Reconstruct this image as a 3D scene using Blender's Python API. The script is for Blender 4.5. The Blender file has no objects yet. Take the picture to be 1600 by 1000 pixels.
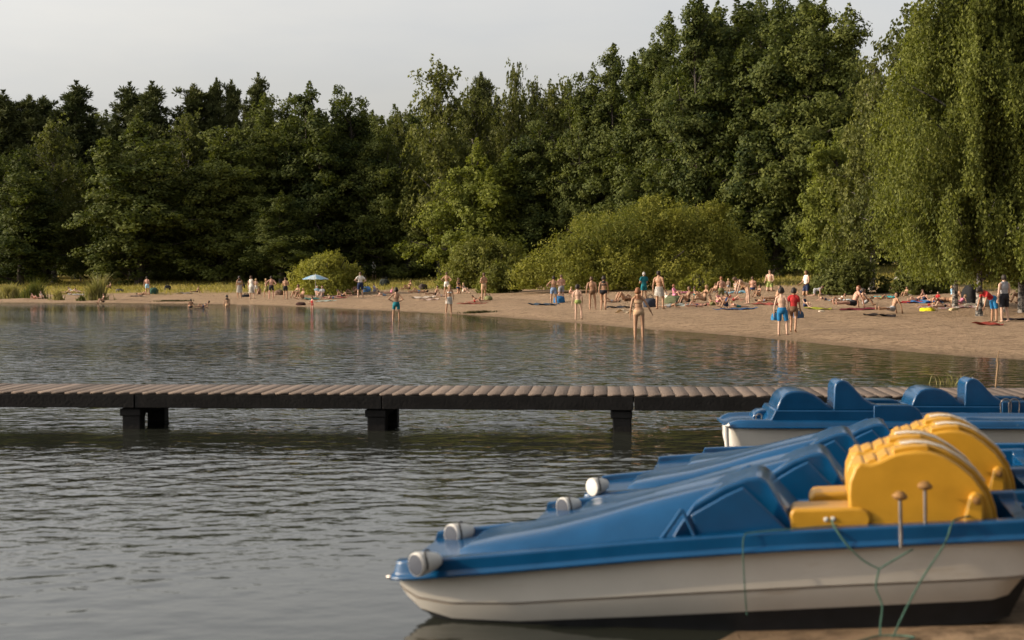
import bpy, bmesh, math, random
import numpy as np
from mathutils import Vector, Matrix, noise as mnoise

sc = bpy.context.scene
COL = sc.collection
R = math.radians
PI = math.pi
rng = np.random.default_rng(7)
random.seed(7)

# ------------------------------------------------------------------ camera
CAM_H, FPX, PITCH = 2.1, 2500.0, math.atan(75 / 2500)
CP, SP = math.cos(PITCH), math.sin(PITCH)
cam = bpy.data.cameras.new('camera')
camo = bpy.data.objects.new('camera', cam)
COL.objects.link(camo)
camo.location = (0, 0, CAM_H)
camo.rotation_euler = (PI / 2 - PITCH, 0, 0)
cam.sensor_width = 36
cam.lens = FPX / 1600 * 36
cam.clip_start = 0.1
cam.clip_end = 6000
cam.dof.use_dof = True
cam.dof.focus_distance = 48
cam.dof.aperture_fstop = 2.4
sc.camera = camo

# ------------------------------------------------------------------ world, sun
SUN_EL, SUN_AZ = R(22), R(2)          # sun low in the left, a little behind the camera
sun_vec = Vector((-math.cos(SUN_EL) * math.cos(SUN_AZ), -math.cos(SUN_EL) * math.sin(SUN_AZ), math.sin(SUN_EL)))
w = bpy.data.worlds.new('World')
sc.world = w
w.use_nodes = True
nt = w.node_tree
nt.nodes.clear()
out = nt.nodes.new('ShaderNodeOutputWorld')
bg = nt.nodes.new('ShaderNodeBackground')
sky = nt.nodes.new('ShaderNodeTexSky')
sky.sky_type = 'NISHITA'
sky.sun_disc = False
sky.sun_elevation = SUN_EL
sky.sun_rotation = math.atan2(sun_vec.x, sun_vec.y)
sky.air_density = 1.0
sky.dust_density = 4.0
sky.ozone_density = 1.0
hs = nt.nodes.new('ShaderNodeHueSaturation')
hs.inputs['Saturation'].default_value = 0.16
hs.inputs['Value'].default_value = 1.34
nt.links.new(sky.outputs[0], hs.inputs['Color'])
wt = nt.nodes.new('ShaderNodeMix'); wt.data_type = 'RGBA'; wt.blend_type = 'MULTIPLY'
wt.inputs[0].default_value = 1; wt.inputs[7].default_value = (1.025, 1.0, 0.97, 1)
nt.links.new(hs.outputs[0], wt.inputs[6])
ctc = nt.nodes.new('ShaderNodeTexCoord')
cmp_ = nt.nodes.new('ShaderNodeMapping'); cmp_.inputs['Scale'].default_value = (2.2, 2.2, 9.0)
nt.links.new(ctc.outputs['Generated'], cmp_.inputs[0])
cn = nt.nodes.new('ShaderNodeTexNoise'); cn.inputs['Scale'].default_value = 1.6; cn.inputs['Detail'].default_value = 5; cn.inputs['Roughness'].default_value = .55
nt.links.new(cmp_.outputs[0], cn.inputs['Vector'])
cr = nt.nodes.new('ShaderNodeValToRGB')
cr.color_ramp.elements[0].position = .35; cr.color_ramp.elements[1].position = .68
cr.color_ramp.elements[0].color = (.93, .945, .97, 1); cr.color_ramp.elements[1].color = (1.06, 1.045, 1.02, 1)
nt.links.new(cn.outputs['Fac'], cr.inputs[0])
cx = nt.nodes.new('ShaderNodeMix'); cx.data_type = 'RGBA'; cx.blend_type = 'MULTIPLY'; cx.inputs[0].default_value = 1
nt.links.new(wt.outputs[2], cx.inputs[6]); nt.links.new(cr.outputs[0], cx.inputs[7])
nt.links.new(cx.outputs[2], bg.inputs['Color'])
bg.inputs['Strength'].default_value = 0.15
nt.links.new(bg.outputs[0], out.inputs['Surface'])

sl = bpy.data.lights.new('sun', 'SUN')
sl.energy = 3.9
sl.angle = R(0.6)
sl.color = (1.0, 0.775, 0.51)
so = bpy.data.objects.new('sun', sl)
so.rotation_euler = sun_vec.to_track_quat('Z', 'Y').to_euler()
COL.objects.link(so)

sc.view_settings.view_transform = 'Standard'
sc.view_settings.look = 'None'
sc.view_settings.exposure = 0.30
sc.view_settings.gamma = 1
sc.render.engine = 'CYCLES'
sc.cycles.use_denoising = True
try:
    sc.cycles.denoiser = 'OPENIMAGEDENOISE'
    sc.cycles.denoising_input_passes = 'RGB_ALBEDO_NORMAL'
except Exception:
    pass
sc.cycles.max_bounces = 6
sc.cycles.transparent_max_bounces = 6

# ------------------------------------------------------------------ helpers
def tag(o, label=None, cat=None, group=None, kind=None):
    if label: o['label'] = label
    if cat: o['category'] = cat
    if group: o['group'] = group
    if kind: o['kind'] = kind
    return o

def empty(name, loc=(0, 0, 0), rot=(0, 0, 0)):
    o = bpy.data.objects.new(name, None)
    o.location = loc
    o.rotation_euler = rot
    o.empty_display_size = 0.3
    COL.objects.link(o)
    return o

def obj(name, me, parent=None, mat=None):
    o = bpy.data.objects.new(name, me)
    COL.objects.link(o)
    if parent is not None: o.parent = parent
    if mat is not None:
        for m in (mat if isinstance(mat, (list, tuple)) else [mat]):
            me.materials.append(m)
    return o

def np_mesh(name, verts, faces, mat_idx=None, smooth=False):
    """verts (n,3), faces (m,k) array of constant k"""
    me = bpy.data.meshes.new(name)
    verts = np.asarray(verts, dtype=np.float32)
    faces = np.asarray(faces, dtype=np.int32)
    m, k = faces.shape
    me.vertices.add(len(verts))
    me.vertices.foreach_set('co', verts.ravel())
    me.loops.add(m * k)
    me.loops.foreach_set('vertex_index', faces.ravel())
    me.polygons.add(m)
    me.polygons.foreach_set('loop_start', np.arange(0, m * k, k, dtype=np.int32))
    me.polygons.foreach_set('loop_total', np.full(m, k, dtype=np.int32))
    if mat_idx is not None:
        me.polygons.foreach_set('material_index', np.asarray(mat_idx, dtype=np.int32))
    if smooth:
        me.polygons.foreach_set('use_smooth', np.ones(m, dtype=bool))
    me.update(calc_edges=True)
    return me

def bm_mesh(name, bm, smooth=True, angle=35):
    bmesh.ops.recalc_face_normals(bm, faces=bm.faces)
    me = bpy.data.meshes.new(name)
    bm.to_mesh(me)
    bm.free()
    if smooth:
        me.polygons.foreach_set('use_smooth', np.ones(len(me.polygons), dtype=bool))
        me.set_sharp_from_angle(angle=R(angle))
    return me

def bevel(o, width, seg=3, angle=30):
    b = o.modifiers.new('bevel', 'BEVEL')
    b.width = width
    b.segments = seg
    b.limit_method = 'ANGLE'
    b.angle_limit = R(angle)
    b.harden_normals = False
    return o

def add_box(bm, c, s, rot=None):
    M = Matrix.Translation(Vector(c))
    if rot is not None: M = M @ rot
    M = M @ Matrix.Diagonal((*s, 1))
    return bmesh.ops.create_cube(bm, size=1, matrix=M)['verts']

def add_prism(bm, prof, y0, y1, axis='y'):
    """closed profile [(x,z)] extruded along y"""
    a = [bm.verts.new((x, y0, z)) for x, z in prof]
    b = [bm.verts.new((x, y1, z)) for x, z in prof]
    n = len(prof)
    bm.faces.new(a)
    bm.faces.new(list(reversed(b)))
    for i in range(n):
        j = (i + 1) % n
        bm.faces.new((a[i], b[i], b[j], a[j]))

def add_loft(bm, secs, mats=None, cap=True):
    """secs: list of rings (open polylines) of equal length -> quad strip; capped at both ends"""
    rows = [[bm.verts.new(p) for p in s] for s in secs]
    n = len(rows[0])
    for a, b in zip(rows, rows[1:]):
        for i in range(n - 1):
            f = bm.faces.new((a[i], a[i + 1], b[i + 1], b[i]))
            if mats: f.material_index = mats[i]
    if cap:
        for r in (rows[0], rows[-1]):
            try: bm.faces.new(r)
            except ValueError: pass
    return rows

def add_tube(bm, pts, rad, n=8, cap=True):
    pts = [Vector(p) for p in pts]
    rads = rad if isinstance(rad, (list, tuple)) else [rad] * len(pts)
    rings = []
    for i, p in enumerate(pts):
        d = (pts[min(i + 1, len(pts) - 1)] - pts[max(i - 1, 0)])
        if d.length < 1e-9: d = Vector((0, 0, 1))
        d.normalize()
        u = d.cross(Vector((0, 0, 1)) if abs(d.z) < 0.9 else Vector((1, 0, 0))).normalized()
        v = d.cross(u)
        rings.append([bm.verts.new(p + (u * math.cos(a) + v * math.sin(a)) * rads[i]) for a in (2 * PI * k / n for k in range(n))])
    for a, b in zip(rings, rings[1:]):
        for k in range(n):
            bm.faces.new((a[k], a[(k + 1) % n], b[(k + 1) % n], b[k]))
    if cap:
        bm.faces.new(rings[0]); bm.faces.new(list(reversed(rings[-1])))

def add_lathe(bm, prof, n=20, M=Matrix.Identity(4), mats=None):
    """prof [(r,z)] revolved about local z"""
    rings = []
    for r, z in prof:
        if r < 1e-5: rings.append([bm.verts.new(M @ Vector((0, 0, z)))])
        else: rings.append([bm.verts.new(M @ Vector((r * math.cos(2 * PI * k / n), r * math.sin(2 * PI * k / n), z))) for k in range(n)])
    for i, (a, b) in enumerate(zip(rings, rings[1:])):
        for k in range(n):
            k2 = (k + 1) % n
            if len(a) == 1 and len(b) == 1: continue
            if len(a) == 1: f = bm.faces.new((a[0], b[k], b[k2]))
            elif len(b) == 1: f = bm.faces.new((a[k], b[0], a[k2]))
            else: f = bm.faces.new((a[k], b[k], b[k2], a[k2]))
            if mats: f.material_index = mats[i]

def catmull(pts, n=8):
    P = [Vector(p) for p in pts]
    P = [P[0] * 2 - P[1]] + P + [P[-1] * 2 - P[-2]]
    o = []
    for i in range(1, len(P) - 2):
        for k in range(n):
            t = k / n
            a, b, c, d = P[i - 1], P[i], P[i + 1], P[i + 2]
            o.append(0.5 * ((2 * b) + (c - a) * t + (2 * a - 5 * b + 4 * c - d) * t * t + (3 * b - a - 3 * c + d) * t ** 3))
    o.append(P[-2])
    return o

# ------------------------------------------------------------------ materials
def mat(name, color, rough=0.6, spec=0.5, metal=0.0, noise=None, bump=None, dirt=None):
    """noise=(scale, amount) varies the colour; bump=(scale, strength, dist)"""
    m = bpy.data.materials.new(name)
    m.use_nodes = True
    t = m.node_tree
    b = t.nodes['Principled BSDF']
    b.inputs['Base Color'].default_value = (*color, 1)
    b.inputs['Roughness'].default_value = rough
    b.inputs['Specular IOR Level'].default_value = spec
    b.inputs['Metallic'].default_value = metal
    tc = t.nodes.new('ShaderNodeTexCoord')
    if noise:
        n = t.nodes.new('ShaderNodeTexNoise')
        n.inputs['Scale'].default_value = noise[0]
        n.inputs['Detail'].default_value = 5
        n.inputs['Roughness'].default_value = 0.65
        t.links.new(tc.outputs['Object'], n.inputs['Vector'])
        rp = t.nodes.new('ShaderNodeValToRGB')
        a = noise[1]
        rp.color_ramp.elements[0].position = 0.3
        rp.color_ramp.elements[1].position = 0.7
        rp.color_ramp.elements[0].color = (*[max(0, c * (1 - a)) for c in color], 1)
        rp.color_ramp.elements[1].color = (*[min(1, c * (1 + a)) for c in color], 1)
        t.links.new(n.outputs['Fac'], rp.inputs['Fac'])
        last = rp.outputs['Color']
        if dirt:
            dn = t.nodes.new('ShaderNodeTexNoise')
            dn.inputs['Scale'].default_value = dirt[0]
            dn.inputs['Detail'].default_value = 8
            dn.inputs['Roughness'].default_value = 0.7
            mp = t.nodes.new('ShaderNodeMapping')
            mp.inputs['Scale'].default_value = dirt[3] if len(dirt) > 3 else (1, 1, 1)
            t.links.new(tc.outputs['Object'], mp.inputs['Vector'])
            t.links.new(mp.outputs[0], dn.inputs['Vector'])
            dr = t.nodes.new('ShaderNodeValToRGB')
            dr.color_ramp.elements[0].position = dirt[2]
            dr.color_ramp.elements[1].position = dirt[2] + 0.14
            t.links.new(dn.outputs['Fac'], dr.inputs['Fac'])
            mx = t.nodes.new('ShaderNodeMix')
            mx.data_type = 'RGBA'
            mx.inputs[7].default_value = (*dirt[1], 1)
            t.links.new(dr.outputs['Color'], mx.inputs[0])
            t.links.new(last, mx.inputs[6])
            last = mx.outputs[2]
        t.links.new(last, b.inputs['Base Color'])
        rr = t.nodes.new('ShaderNodeMapRange')
        rr.inputs['To Min'].default_value = max(0.02, rough - 0.09)
        rr.inputs['To Max'].default_value = min(1, rough + 0.12)
        t.links.new(n.outputs['Fac'], rr.inputs['Value'])
        t.links.new(rr.outputs[0], b.inputs['Roughness'])
    if bump:
        n2 = t.nodes.new('ShaderNodeTexNoise')
        n2.inputs['Scale'].default_value = bump[0]
        n2.inputs['Detail'].default_value = 6
        t.links.new(tc.outputs['Object'], n2.inputs['Vector'])
        bp = t.nodes.new('ShaderNodeBump')
        bp.inputs['Strength'].default_value = bump[1]
        bp.inputs['Distance'].default_value = bump[2]
        t.links.new(n2.outputs['Fac'], bp.inputs['Height'])
        t.links.new(bp.outputs[0], b.inputs['Normal'])
    return m

def leaf_mat(name, dark, light, transl=0.3):
    m = bpy.data.materials.new(name)
    m.use_nodes = True
    t = m.node_tree
    b = t.nodes['Principled BSDF']
    o = t.nodes['Material Output']
    at = t.nodes.new('ShaderNodeAttribute')
    at.attribute_name = 'tint'
    oi = t.nodes.new('ShaderNodeObjectInfo')
    ad = t.nodes.new('ShaderNodeMath'); ad.operation = 'MULTIPLY_ADD'
    t.links.new(oi.outputs['Random'], ad.inputs[0]); ad.inputs[1].default_value = 0.35
    t.links.new(at.outputs['Fac'], ad.inputs[2])
    rp = t.nodes.new('ShaderNodeValToRGB')
    rp.color_ramp.elements[0].color = (*dark, 1)
    rp.color_ramp.elements[1].color = (*light, 1)
    rp.color_ramp.elements[0].position = 0.1
    rp.color_ramp.elements[1].position = 1.15 if False else 1.0
    t.links.new(ad.outputs[0], rp.inputs['Fac'])
    t.links.new(rp.outputs[0], b.inputs['Base Color'])
    b.inputs['Roughness'].default_value = 0.6
    b.inputs['Specular IOR Level'].default_value = 0.08
    tr = t.nodes.new('ShaderNodeBsdfTranslucent')
    hv = t.nodes.new('ShaderNodeMix'); hv.data_type = 'RGBA'; hv.blend_type = 'MULTIPLY'
    hv.inputs[0].default_value = 1
    t.links.new(rp.outputs[0], hv.inputs[6])
    hv.inputs[7].default_value = (1.3, 1.35, 0.6, 1)
    t.links.new(hv.outputs[2], tr.inputs['Color'])
    mx = t.nodes.new('ShaderNodeMixShader')
    mx.inputs[0].default_value = transl
    t.links.new(b.outputs[0], mx.inputs[1])
    t.links.new(tr.outputs[0], mx.inputs[2])
    t.links.new(mx.outputs[0], o.inputs['Surface'])
    return m

M_BLUE = mat('blue_plastic', (0.002, 0.048, 0.130), 0.19, 0.5, noise=(3.0, 0.16), bump=(7, 0.03, 0.02), dirt=(9, (0.05, 0.10, 0.17), 0.645))
M_BLUE2 = mat('blue_plastic_old', (0.0025, 0.048, 0.128), 0.22, 0.5, noise=(2.5, 0.2), bump=(7, 0.03, 0.02), dirt=(12, (0.07, 0.11, 0.16), 0.63))
M_YEL = mat('yellow_plastic', (0.44, 0.225, 0.016), 0.36, 0.45, noise=(5.0, 0.10), bump=(12, 0.05, 0.01), dirt=(7, (0.32, 0.19, 0.05), 0.64))
M_HULL = mat('white_hull', (0.43, 0.41, 0.375), 0.4, 0.4, noise=(2.0, 0.07), dirt=(3.0, (0.32, 0.27, 0.21), 0.60, (0.5, 3, 5)))
M_HULLDARK = mat('bottom_paint_and_shade', (0.012, 0.013, 0.015), 0.7, 0.3, noise=(8, 0.3))  # dark bottom paint, with the shadow under the hull put into the black
M_GROOVE = mat('hull_groove', (0.20, 0.17, 0.14), 0.7, 0.3)
M_STRIPE = mat('faded_glare_stripe', (0.62, 0.56, 0.48), 0.45, 0.4, noise=(14, 0.18))
M_WHITEPL = mat('white_plastic', (0.58, 0.56, 0.52), 0.4, 0.4, noise=(6, 0.08))
M_GREYPL = mat('grey_plastic', (0.05, 0.057, 0.075), 0.6, 0.2, noise=(9, 0.1))
M_BLACK = mat('black_rubber', (0.015, 0.015, 0.016), 0.6, 0.3)
M_STEEL = mat('steel', (0.22, 0.20, 0.19), 0.4, 0.5, 0.8, noise=(20, 0.25))
M_KNOB = mat('worn_wood_knob', (0.22, 0.115, 0.035), 0.6, 0.3, noise=(18, 0.3))
M_ROPE = mat('green_rope', (0.04, 0.09, 0.07), 0.8, 0.2, noise=(60, 0.4))
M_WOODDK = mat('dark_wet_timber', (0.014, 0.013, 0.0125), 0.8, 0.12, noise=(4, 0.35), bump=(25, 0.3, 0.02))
M_BARK = mat('grey_bark', (0.05, 0.043, 0.036), 0.9, 0.1, noise=(3, 0.4), bump=(12, 0.6, 0.05))

def plank_mat():
    m = bpy.data.materials.new('weathered_planks')
    m.use_nodes = True
    t = m.node_tree
    b = t.nodes['Principled BSDF']
    b.inputs['Roughness'].default_value = 0.8
    b.inputs['Specular IOR Level'].default_value = 0.2
    at = t.nodes.new('ShaderNodeAttribute'); at.attribute_name = 'tint'
    tc = t.nodes.new('ShaderNodeTexCoord')
    mp = t.nodes.new('ShaderNodeMapping'); mp.inputs['Scale'].default_value = (40, 2.5, 40)
    t.links.new(tc.outputs['Object'], mp.inputs[0])
    n = t.nodes.new('ShaderNodeTexNoise'); n.inputs['Scale'].default_value = 1; n.inputs['Detail'].default_value = 6
    t.links.new(mp.outputs[0], n.inputs['Vector'])
    rp = t.nodes.new('ShaderNodeValToRGB')
    rp.color_ramp.elements[0].color = (0.080, 0.063, 0.053, 1)
    rp.color_ramp.elements[1].color = (0.215, 0.165, 0.133, 1)
    ad = t.nodes.new('ShaderNodeMath'); ad.operation = 'ADD'
    sb = t.nodes.new('ShaderNodeMath'); sb.operation = 'SUBTRACT'; sb.inputs[1].default_value = 0.5
    t.links.new(n.outputs['Fac'], sb.inputs[0])
    t.links.new(at.outputs['Fac'], ad.inputs[0]); t.links.new(sb.outputs[0], ad.inputs[1])
    t.links.new(ad.outputs[0], rp.inputs[0])
    t.links.new(rp.outputs[0], b.inputs['Base Color'])
    bp = t.nodes.new('ShaderNodeBump'); bp.inputs['Strength'].default_value = 0.4; bp.inputs['Distance'].default_value = 0.01
    t.links.new(n.outputs['Fac'], bp.inputs['Height']); t.links.new(bp.outputs[0], b.inputs['Normal'])
    return m

def birch_bark():
    m = bpy.data.materials.new('birch_bark')
    m.use_nodes = True
    t = m.node_tree
    b = t.nodes['Principled BSDF']
    b.inputs['Roughness'].default_value = 0.8
    tc = t.nodes.new('ShaderNodeTexCoord')
    mp = t.nodes.new('ShaderNodeMapping'); mp.inputs['Scale'].default_value = (2.2, 2.2, 3.5)
    t.links.new(tc.outputs['Object'], mp.inputs[0])
    n = t.nodes.new('ShaderNodeTexNoise'); n.inputs['Scale'].default_value = 1.6; n.inputs['Detail'].default_value = 7; n.inputs['Roughness'].default_value = 0.7
    t.links.new(mp.outputs[0], n.inputs['Vector'])
    rp = t.nodes.new('ShaderNodeValToRGB')
    rp.color_ramp.elements[0].color = (0.02, 0.018, 0.016, 1); rp.color_ramp.elements[0].position = 0.45
    rp.color_ramp.elements[1].color = (0.30, 0.27, 0.235, 1); rp.color_ramp.elements[1].position = 0.56
    t.links.new(n.outputs['Fac'], rp.inputs[0]); t.links.new(rp.outputs[0], b.inputs['Base Color'])
    return m

M_PLANK = plank_mat()
M_BIRCH = birch_bark()
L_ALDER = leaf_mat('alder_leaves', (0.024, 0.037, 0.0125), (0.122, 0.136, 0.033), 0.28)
L_ALDER2 = leaf_mat('sunny_alder_leaves', (0.045, 0.062, 0.014), (0.170, 0.185, 0.036), 0.3)  # alder leaves with sunlight put into a brighter colour
L_BIRCH = leaf_mat('birch_leaves', (0.042, 0.052, 0.017), (0.142, 0.148, 0.043), 0.32)
L_WEEP = leaf_mat('weeping_birch_leaves', (0.033, 0.044, 0.011), (0.155, 0.168, 0.037), 0.35)
L_PINE = leaf_mat('pine_needles', (0.034, 0.046, 0.020), (0.115, 0.122, 0.046), 0.1)
L_WILLOW = leaf_mat('willow_leaves', (0.075, 0.088, 0.018), (0.275, 0.262, 0.050), 0.3)
L_BUSH = leaf_mat('dark_shrub_leaves', (0.040, 0.052, 0.016), (0.120, 0.128, 0.036), 0.28)
L_OLIVE = leaf_mat('olive_shrub_leaves', (0.050, 0.062, 0.016), (0.185, 0.185, 0.042), 0.3)
L_REED = leaf_mat('reed_blades', (0.10, 0.11, 0.04), (0.30, 0.26, 0.11), 0.3)
L_GRASS = leaf_mat('grass_blades', (0.10, 0.11, 0.025), (0.34, 0.27, 0.08), 0.3)
L_WEED = leaf_mat('lake_weed', (0.03, 0.035, 0.015), (0.10, 0.09, 0.035), 0.1)

# ------------------------------------------------------------------ terrain
SHORE = np.array([(-700, 230), (-400, 185), (-200, 150), (-90, 124), (-60, 115.5), (-35, 109.4), (-27, 107.8), (-19.7, 105), (-15.5, 100.5), (-12.2, 95.4), (-8.9, 90),
                  (-6.2, 85.6), (-2.5, 79.0), (0.0, 72.9), (2.6, 65.8), (4.4, 60.0), (6.5, 55.0), (8.1, 50.5), (9.2, 46.0), (10.2, 42.7), (11.2, 40.1), (12.3, 38.0),
                  (14.0, 34.5), (15.0, 31), (14.5, 27), (12, 23.5), (9.2, 20.6), (7.2, 18.2), (5.4, 15.6), (3.9, 13.2), (2.6, 11.2), (1.55, 9.7), (0.95, 8.7), (0.3, 7.2), (-0.4, 5), (-1.2, 2), (-2, -3), (-3, -60)], float)
LANDPOLY = np.vstack([SHORE, [(700, -60), (2500, 500), (2500, 2500), (-2500, 2500), (-2500, 230)]])

def shore_dist(x, y):
    x = np.asarray(x, float); y = np.asarray(y, float)
    d = np.full(x.shape, 1e9)
    for (x0, y0), (x1, y1) in zip(SHORE, SHORE[1:]):
        dx, dy = x1 - x0, y1 - y0
        t = np.clip(((x - x0) * dx + (y - y0) * dy) / (dx * dx + dy * dy), 0, 1)
        d = np.minimum(d, np.hypot(x - x0 - t * dx, y - y0 - t * dy))
    ins = np.zeros(x.shape, bool)
    P = LANDPOLY
    for (x0, y0), (x1, y1) in zip(P, np.roll(P, -1, 0)):
        if y0 == y1: continue
        c = ((y0 > y) != (y1 > y)) & (x < (x1 - x0) * (y - y0) / (y1 - y0) + x0)
        ins ^= c
    return np.where(ins, d, -d)

def sstep(a, b, x):
    t = np.clip((x - a) / (b - a), 0, 1)
    return t * t * (3 - 2 * t)

PH = np.random.default_rng(3)
_tw = [(PH.normal(0, 1, 2) * k, PH.uniform(0, 6.28)) for k in (0.25, 0.25, 0.5, 0.5, 1.1, 1.1, 2.2, 2.2, 2.8)]
def lumps(x, y):
    s = 0
    for (k, p), a in zip(_tw, (1, 1, .7, .7, .4, .4, .22, .22, .2)):
        s = s + a * np.sin(k[0] * x + k[1] * y + p)
    return s

def ground_z(x, y):
    x = np.asarray(x, float); y = np.asarray(y, float)
    s = shore_dist(x, y)
    far = np.interp(s, [-60, -12, -3, 0, 2, 15, 28, 40, 55, 80, 200, 600], [-2.5, -1.2, -.28, 0, .12, .42, .9, 1.5, 2.1, 2.6, 3.6, 5])
    k = np.interp(x, [-60, -35, -10, 8, 30], [.6, .65, .82, 1, 1.05])
    far = np.where(s > 0, far * k, far)
    near = np.interp(s, [-30, -6, -2, 0, 2.2, 4, 8, 30], [-2, -1.0, -.3, 0, .10, .22, .45, .8])
    wgt = sstep(24, 40, y)
    z = near * (1 - wgt) + far * wgt
    return z + lumps(x, y) * 0.022 * np.clip(s / 3, 0, 1)

def project(x, y, z):
    zz = z - CAM_H
    dep = y * CP - zz * SP
    return 800 + FPX * x / dep, 500 - FPX * (y * SP + zz * CP) / dep

_dd = np.concatenate([np.arange(6, 60, .04), np.arange(60, 260, .1)])
def at(px, py, water=False):
    """the place on the beach (or the lake) seen in that direction"""
    x = (px - 800) / FPX * _dd
    z = ground_z(x, _dd)
    z = np.maximum(z, 0) if water else z
    _, yy = project(x, _dd, z)
    i = np.argmax(yy <= py)
    if yy[i] > py: i = len(_dd) - 1
    return Vector((x[i], _dd[i], z[i]))

def at_depth(px, d):
    x = (px - 800) / FPX * d
    return Vector((x, d, float(ground_z(x, d))))

# beach and woodland ground: one sheet
dr = np.concatenate([np.linspace(-40, 3, 14), np.linspace(4, 16, 110), 16 * (1500 / 16) ** np.linspace(0.006, 1, 260)])
ar = np.concatenate([np.linspace(-3, -.5, 30), np.linspace(-.48, .48, 230), np.linspace(.5, 3, 30)])
wd = np.maximum(dr, 9)
GX = ar[None, :] * wd[:, None]
GY = np.repeat(dr[:, None], len(ar), 1)
GZ = ground_z(GX, GY)
GS = shore_dist(GX, GY)
nr, nc = GX.shape
ii = np.arange(nr - 1)[:, None] * nc + np.arange(nc - 1)[None, :]
gf = np.stack([ii, ii + 1, ii + nc + 1, ii + nc], -1).reshape(-1, 4)
me = np_mesh('beach', np.stack([GX, GY, GZ], -1).reshape(-1, 3), gf, smooth=True)
sg = np.interp(GX, [-60, -35, -10, 8, 30], [16, 17, 26, 33, 31])
gr = sstep(-3.5, 3.5, GS - sg + lumps(GX * .9, GY * .6) * 1.1) * sstep(50, 70, GY)
for nm, arr in (('grassy', gr), ('shore', GS)):
    a = me.attributes.new(nm, 'FLOAT', 'POINT')
    a.data.foreach_set('value', arr.ravel().astype(np.float32))
m = bpy.data.materials.new('sand_and_grass_ground')
m.use_nodes = True
t = m.node_tree
b = t.nodes['Principled BSDF']
b.inputs['Roughness'].default_value = 0.9
b.inputs['Specular IOR Level'].default_value = 0.15
tc = t.nodes.new('ShaderNodeTexCoord')
def nz(scale, detail=6, rough=.6):
    n = t.nodes.new('ShaderNodeTexNoise'); n.inputs['Scale'].default_value = scale
    n.inputs['Detail'].default_value = detail; n.inputs['Roughness'].default_value = rough
    t.links.new(tc.outputs['Object'], n.inputs['Vector']); return n
def ramp(inp, c0, c1, p0=.3, p1=.7):
    r = t.nodes.new('ShaderNodeValToRGB'); r.color_ramp.elements[0].color = (*c0, 1); r.color_ramp.elements[1].color = (*c1, 1)
    r.color_ramp.elements[0].position = p0; r.color_ramp.elements[1].position = p1
    t.links.new(inp, r.inputs[0]); return r
def mixc(fac, a, bb):
    x = t.nodes.new('ShaderNodeMix'); x.data_type = 'RGBA'
    t.links.new(fac, x.inputs[0]); t.links.new(a, x.inputs[6]); t.links.new(bb, x.inputs[7]); return x.outputs[2]
n1 = nz(.9); n2 = nz(7, 8, .7); n3 = nz(.35)
sand = ramp(n1.outputs['Fac'], (.245, .166, .102), (.390, .275, .175), .38, .62)
peb = ramp(n2.outputs['Fac'], (.12, .085, .057), (.43, .305, .20), .36, .56)
f1 = t.nodes.new('ShaderNodeMath'); f1.operation = 'MULTIPLY'; f1.inputs[1].default_value = 1; f1.inputs[0].default_value = .58
sandc = mixc(f1.outputs[0], sand.outputs[0], peb.outputs[0])
grs = ramp(n3.outputs['Fac'], (.15, .14, .03), (.30, .23, .06), .35, .65)
ag = t.nodes.new('ShaderNodeAttribute'); ag.attribute_name = 'grassy'
asr = t.nodes.new('ShaderNodeAttribute'); asr.attribute_name = 'shore'
wet = t.nodes.new('ShaderNodeMapRange'); wet.inputs['From Min'].default_value = .15; wet.inputs['From Max'].default_value = 1.2
wet.inputs['To Min'].default_value = .55; wet.inputs['To Max'].default_value = 0
t.links.new(asr.outputs['Fac'], wet.inputs['Value'])
dk = t.nodes.new('ShaderNodeRGB'); dk.outputs[0].default_value = (.13, .09, .055, 1)
n4 = nz(2.3, 9, .75)
ft = ramp(n4.outputs['Fac'], (.50, .47, .44), (1.03, 1.02, 1.0), .33, .50)
fm = t.nodes.new('ShaderNodeMix'); fm.data_type = 'RGBA'; fm.blend_type = 'MULTIPLY'; fm.inputs[0].default_value = 1
t.links.new(sandc, fm.inputs[6]); t.links.new(ft.outputs[0], fm.inputs[7])
c = mixc(wet.outputs[0], fm.outputs[2], dk.outputs[0])
c = mixc(ag.outputs['Fac'], c, grs.outputs[0])
t.links.new(c, b.inputs['Base Color'])
bp = t.nodes.new('ShaderNodeBump'); bp.inputs['Strength'].default_value = 1.0; bp.inputs['Distance'].default_value = .34
v2 = nz(3.2, 8, .72)
t.links.new(v2.outputs['Fac'], bp.inputs['Height']); t.links.new(bp.outputs[0], b.inputs['Normal'])
tag(obj('beach', me, mat=m), kind='structure')

# ------------------------------------------------------------------ lake
dw = [3.0]
while dw[-1] < 240:
    dw.append(dw[-1] + max(.045, .0037 * dw[-1]))
dw = np.array(dw)
aw = np.concatenate([-np.geomspace(4, .44, 40), np.linspace(-.43, .43, 460), np.geomspace(.44, 4, 40)])
ww = np.maximum(dw, 6)
WX = aw[None, :] * ww[:, None]
WY = np.repeat(dw[:, None], len(aw), 1)
spacing = np.maximum(.045, .0037 * dw)[:, None]
wr = np.random.default_rng(11)
WS = -shore_dist(WX, WY)
amp = np.interp(WY, [6, 9, 13, 20, 30, 120], [.11, .13, .23, .46, 1.05, 1.15]) * np.clip(.22 + WS / 11, .15, 1)
amp = amp * np.clip(1 + .65 * (np.sin(WX * .21 + WY * .13 + 1) * np.sin(WY * .17 - WX * .08)), .5, 1.5)
H = np.zeros_like(WX)
for _ in range(96):
    lam = .10 * (.95 / .10) ** wr.uniform(0, 1)
    th = wr.normal(PI / 2 + .12, .80)
    k = 2 * PI / lam
    a = .0178 / k * np.interp(lam, [.10, .20, .45, .95], [1.6, 1.45, .75, .22])
    att = sstep(2.2, 4.5, lam / spacing)
    H += a * att * np.sin(k * (math.cos(th) * WX + math.sin(th) * WY) + wr.uniform(0, 6.28) + 1.2 * np.sin(.35 * WX + wr.uniform(0, 6.28)))
H *= amp
nr, nc = WX.shape
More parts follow.
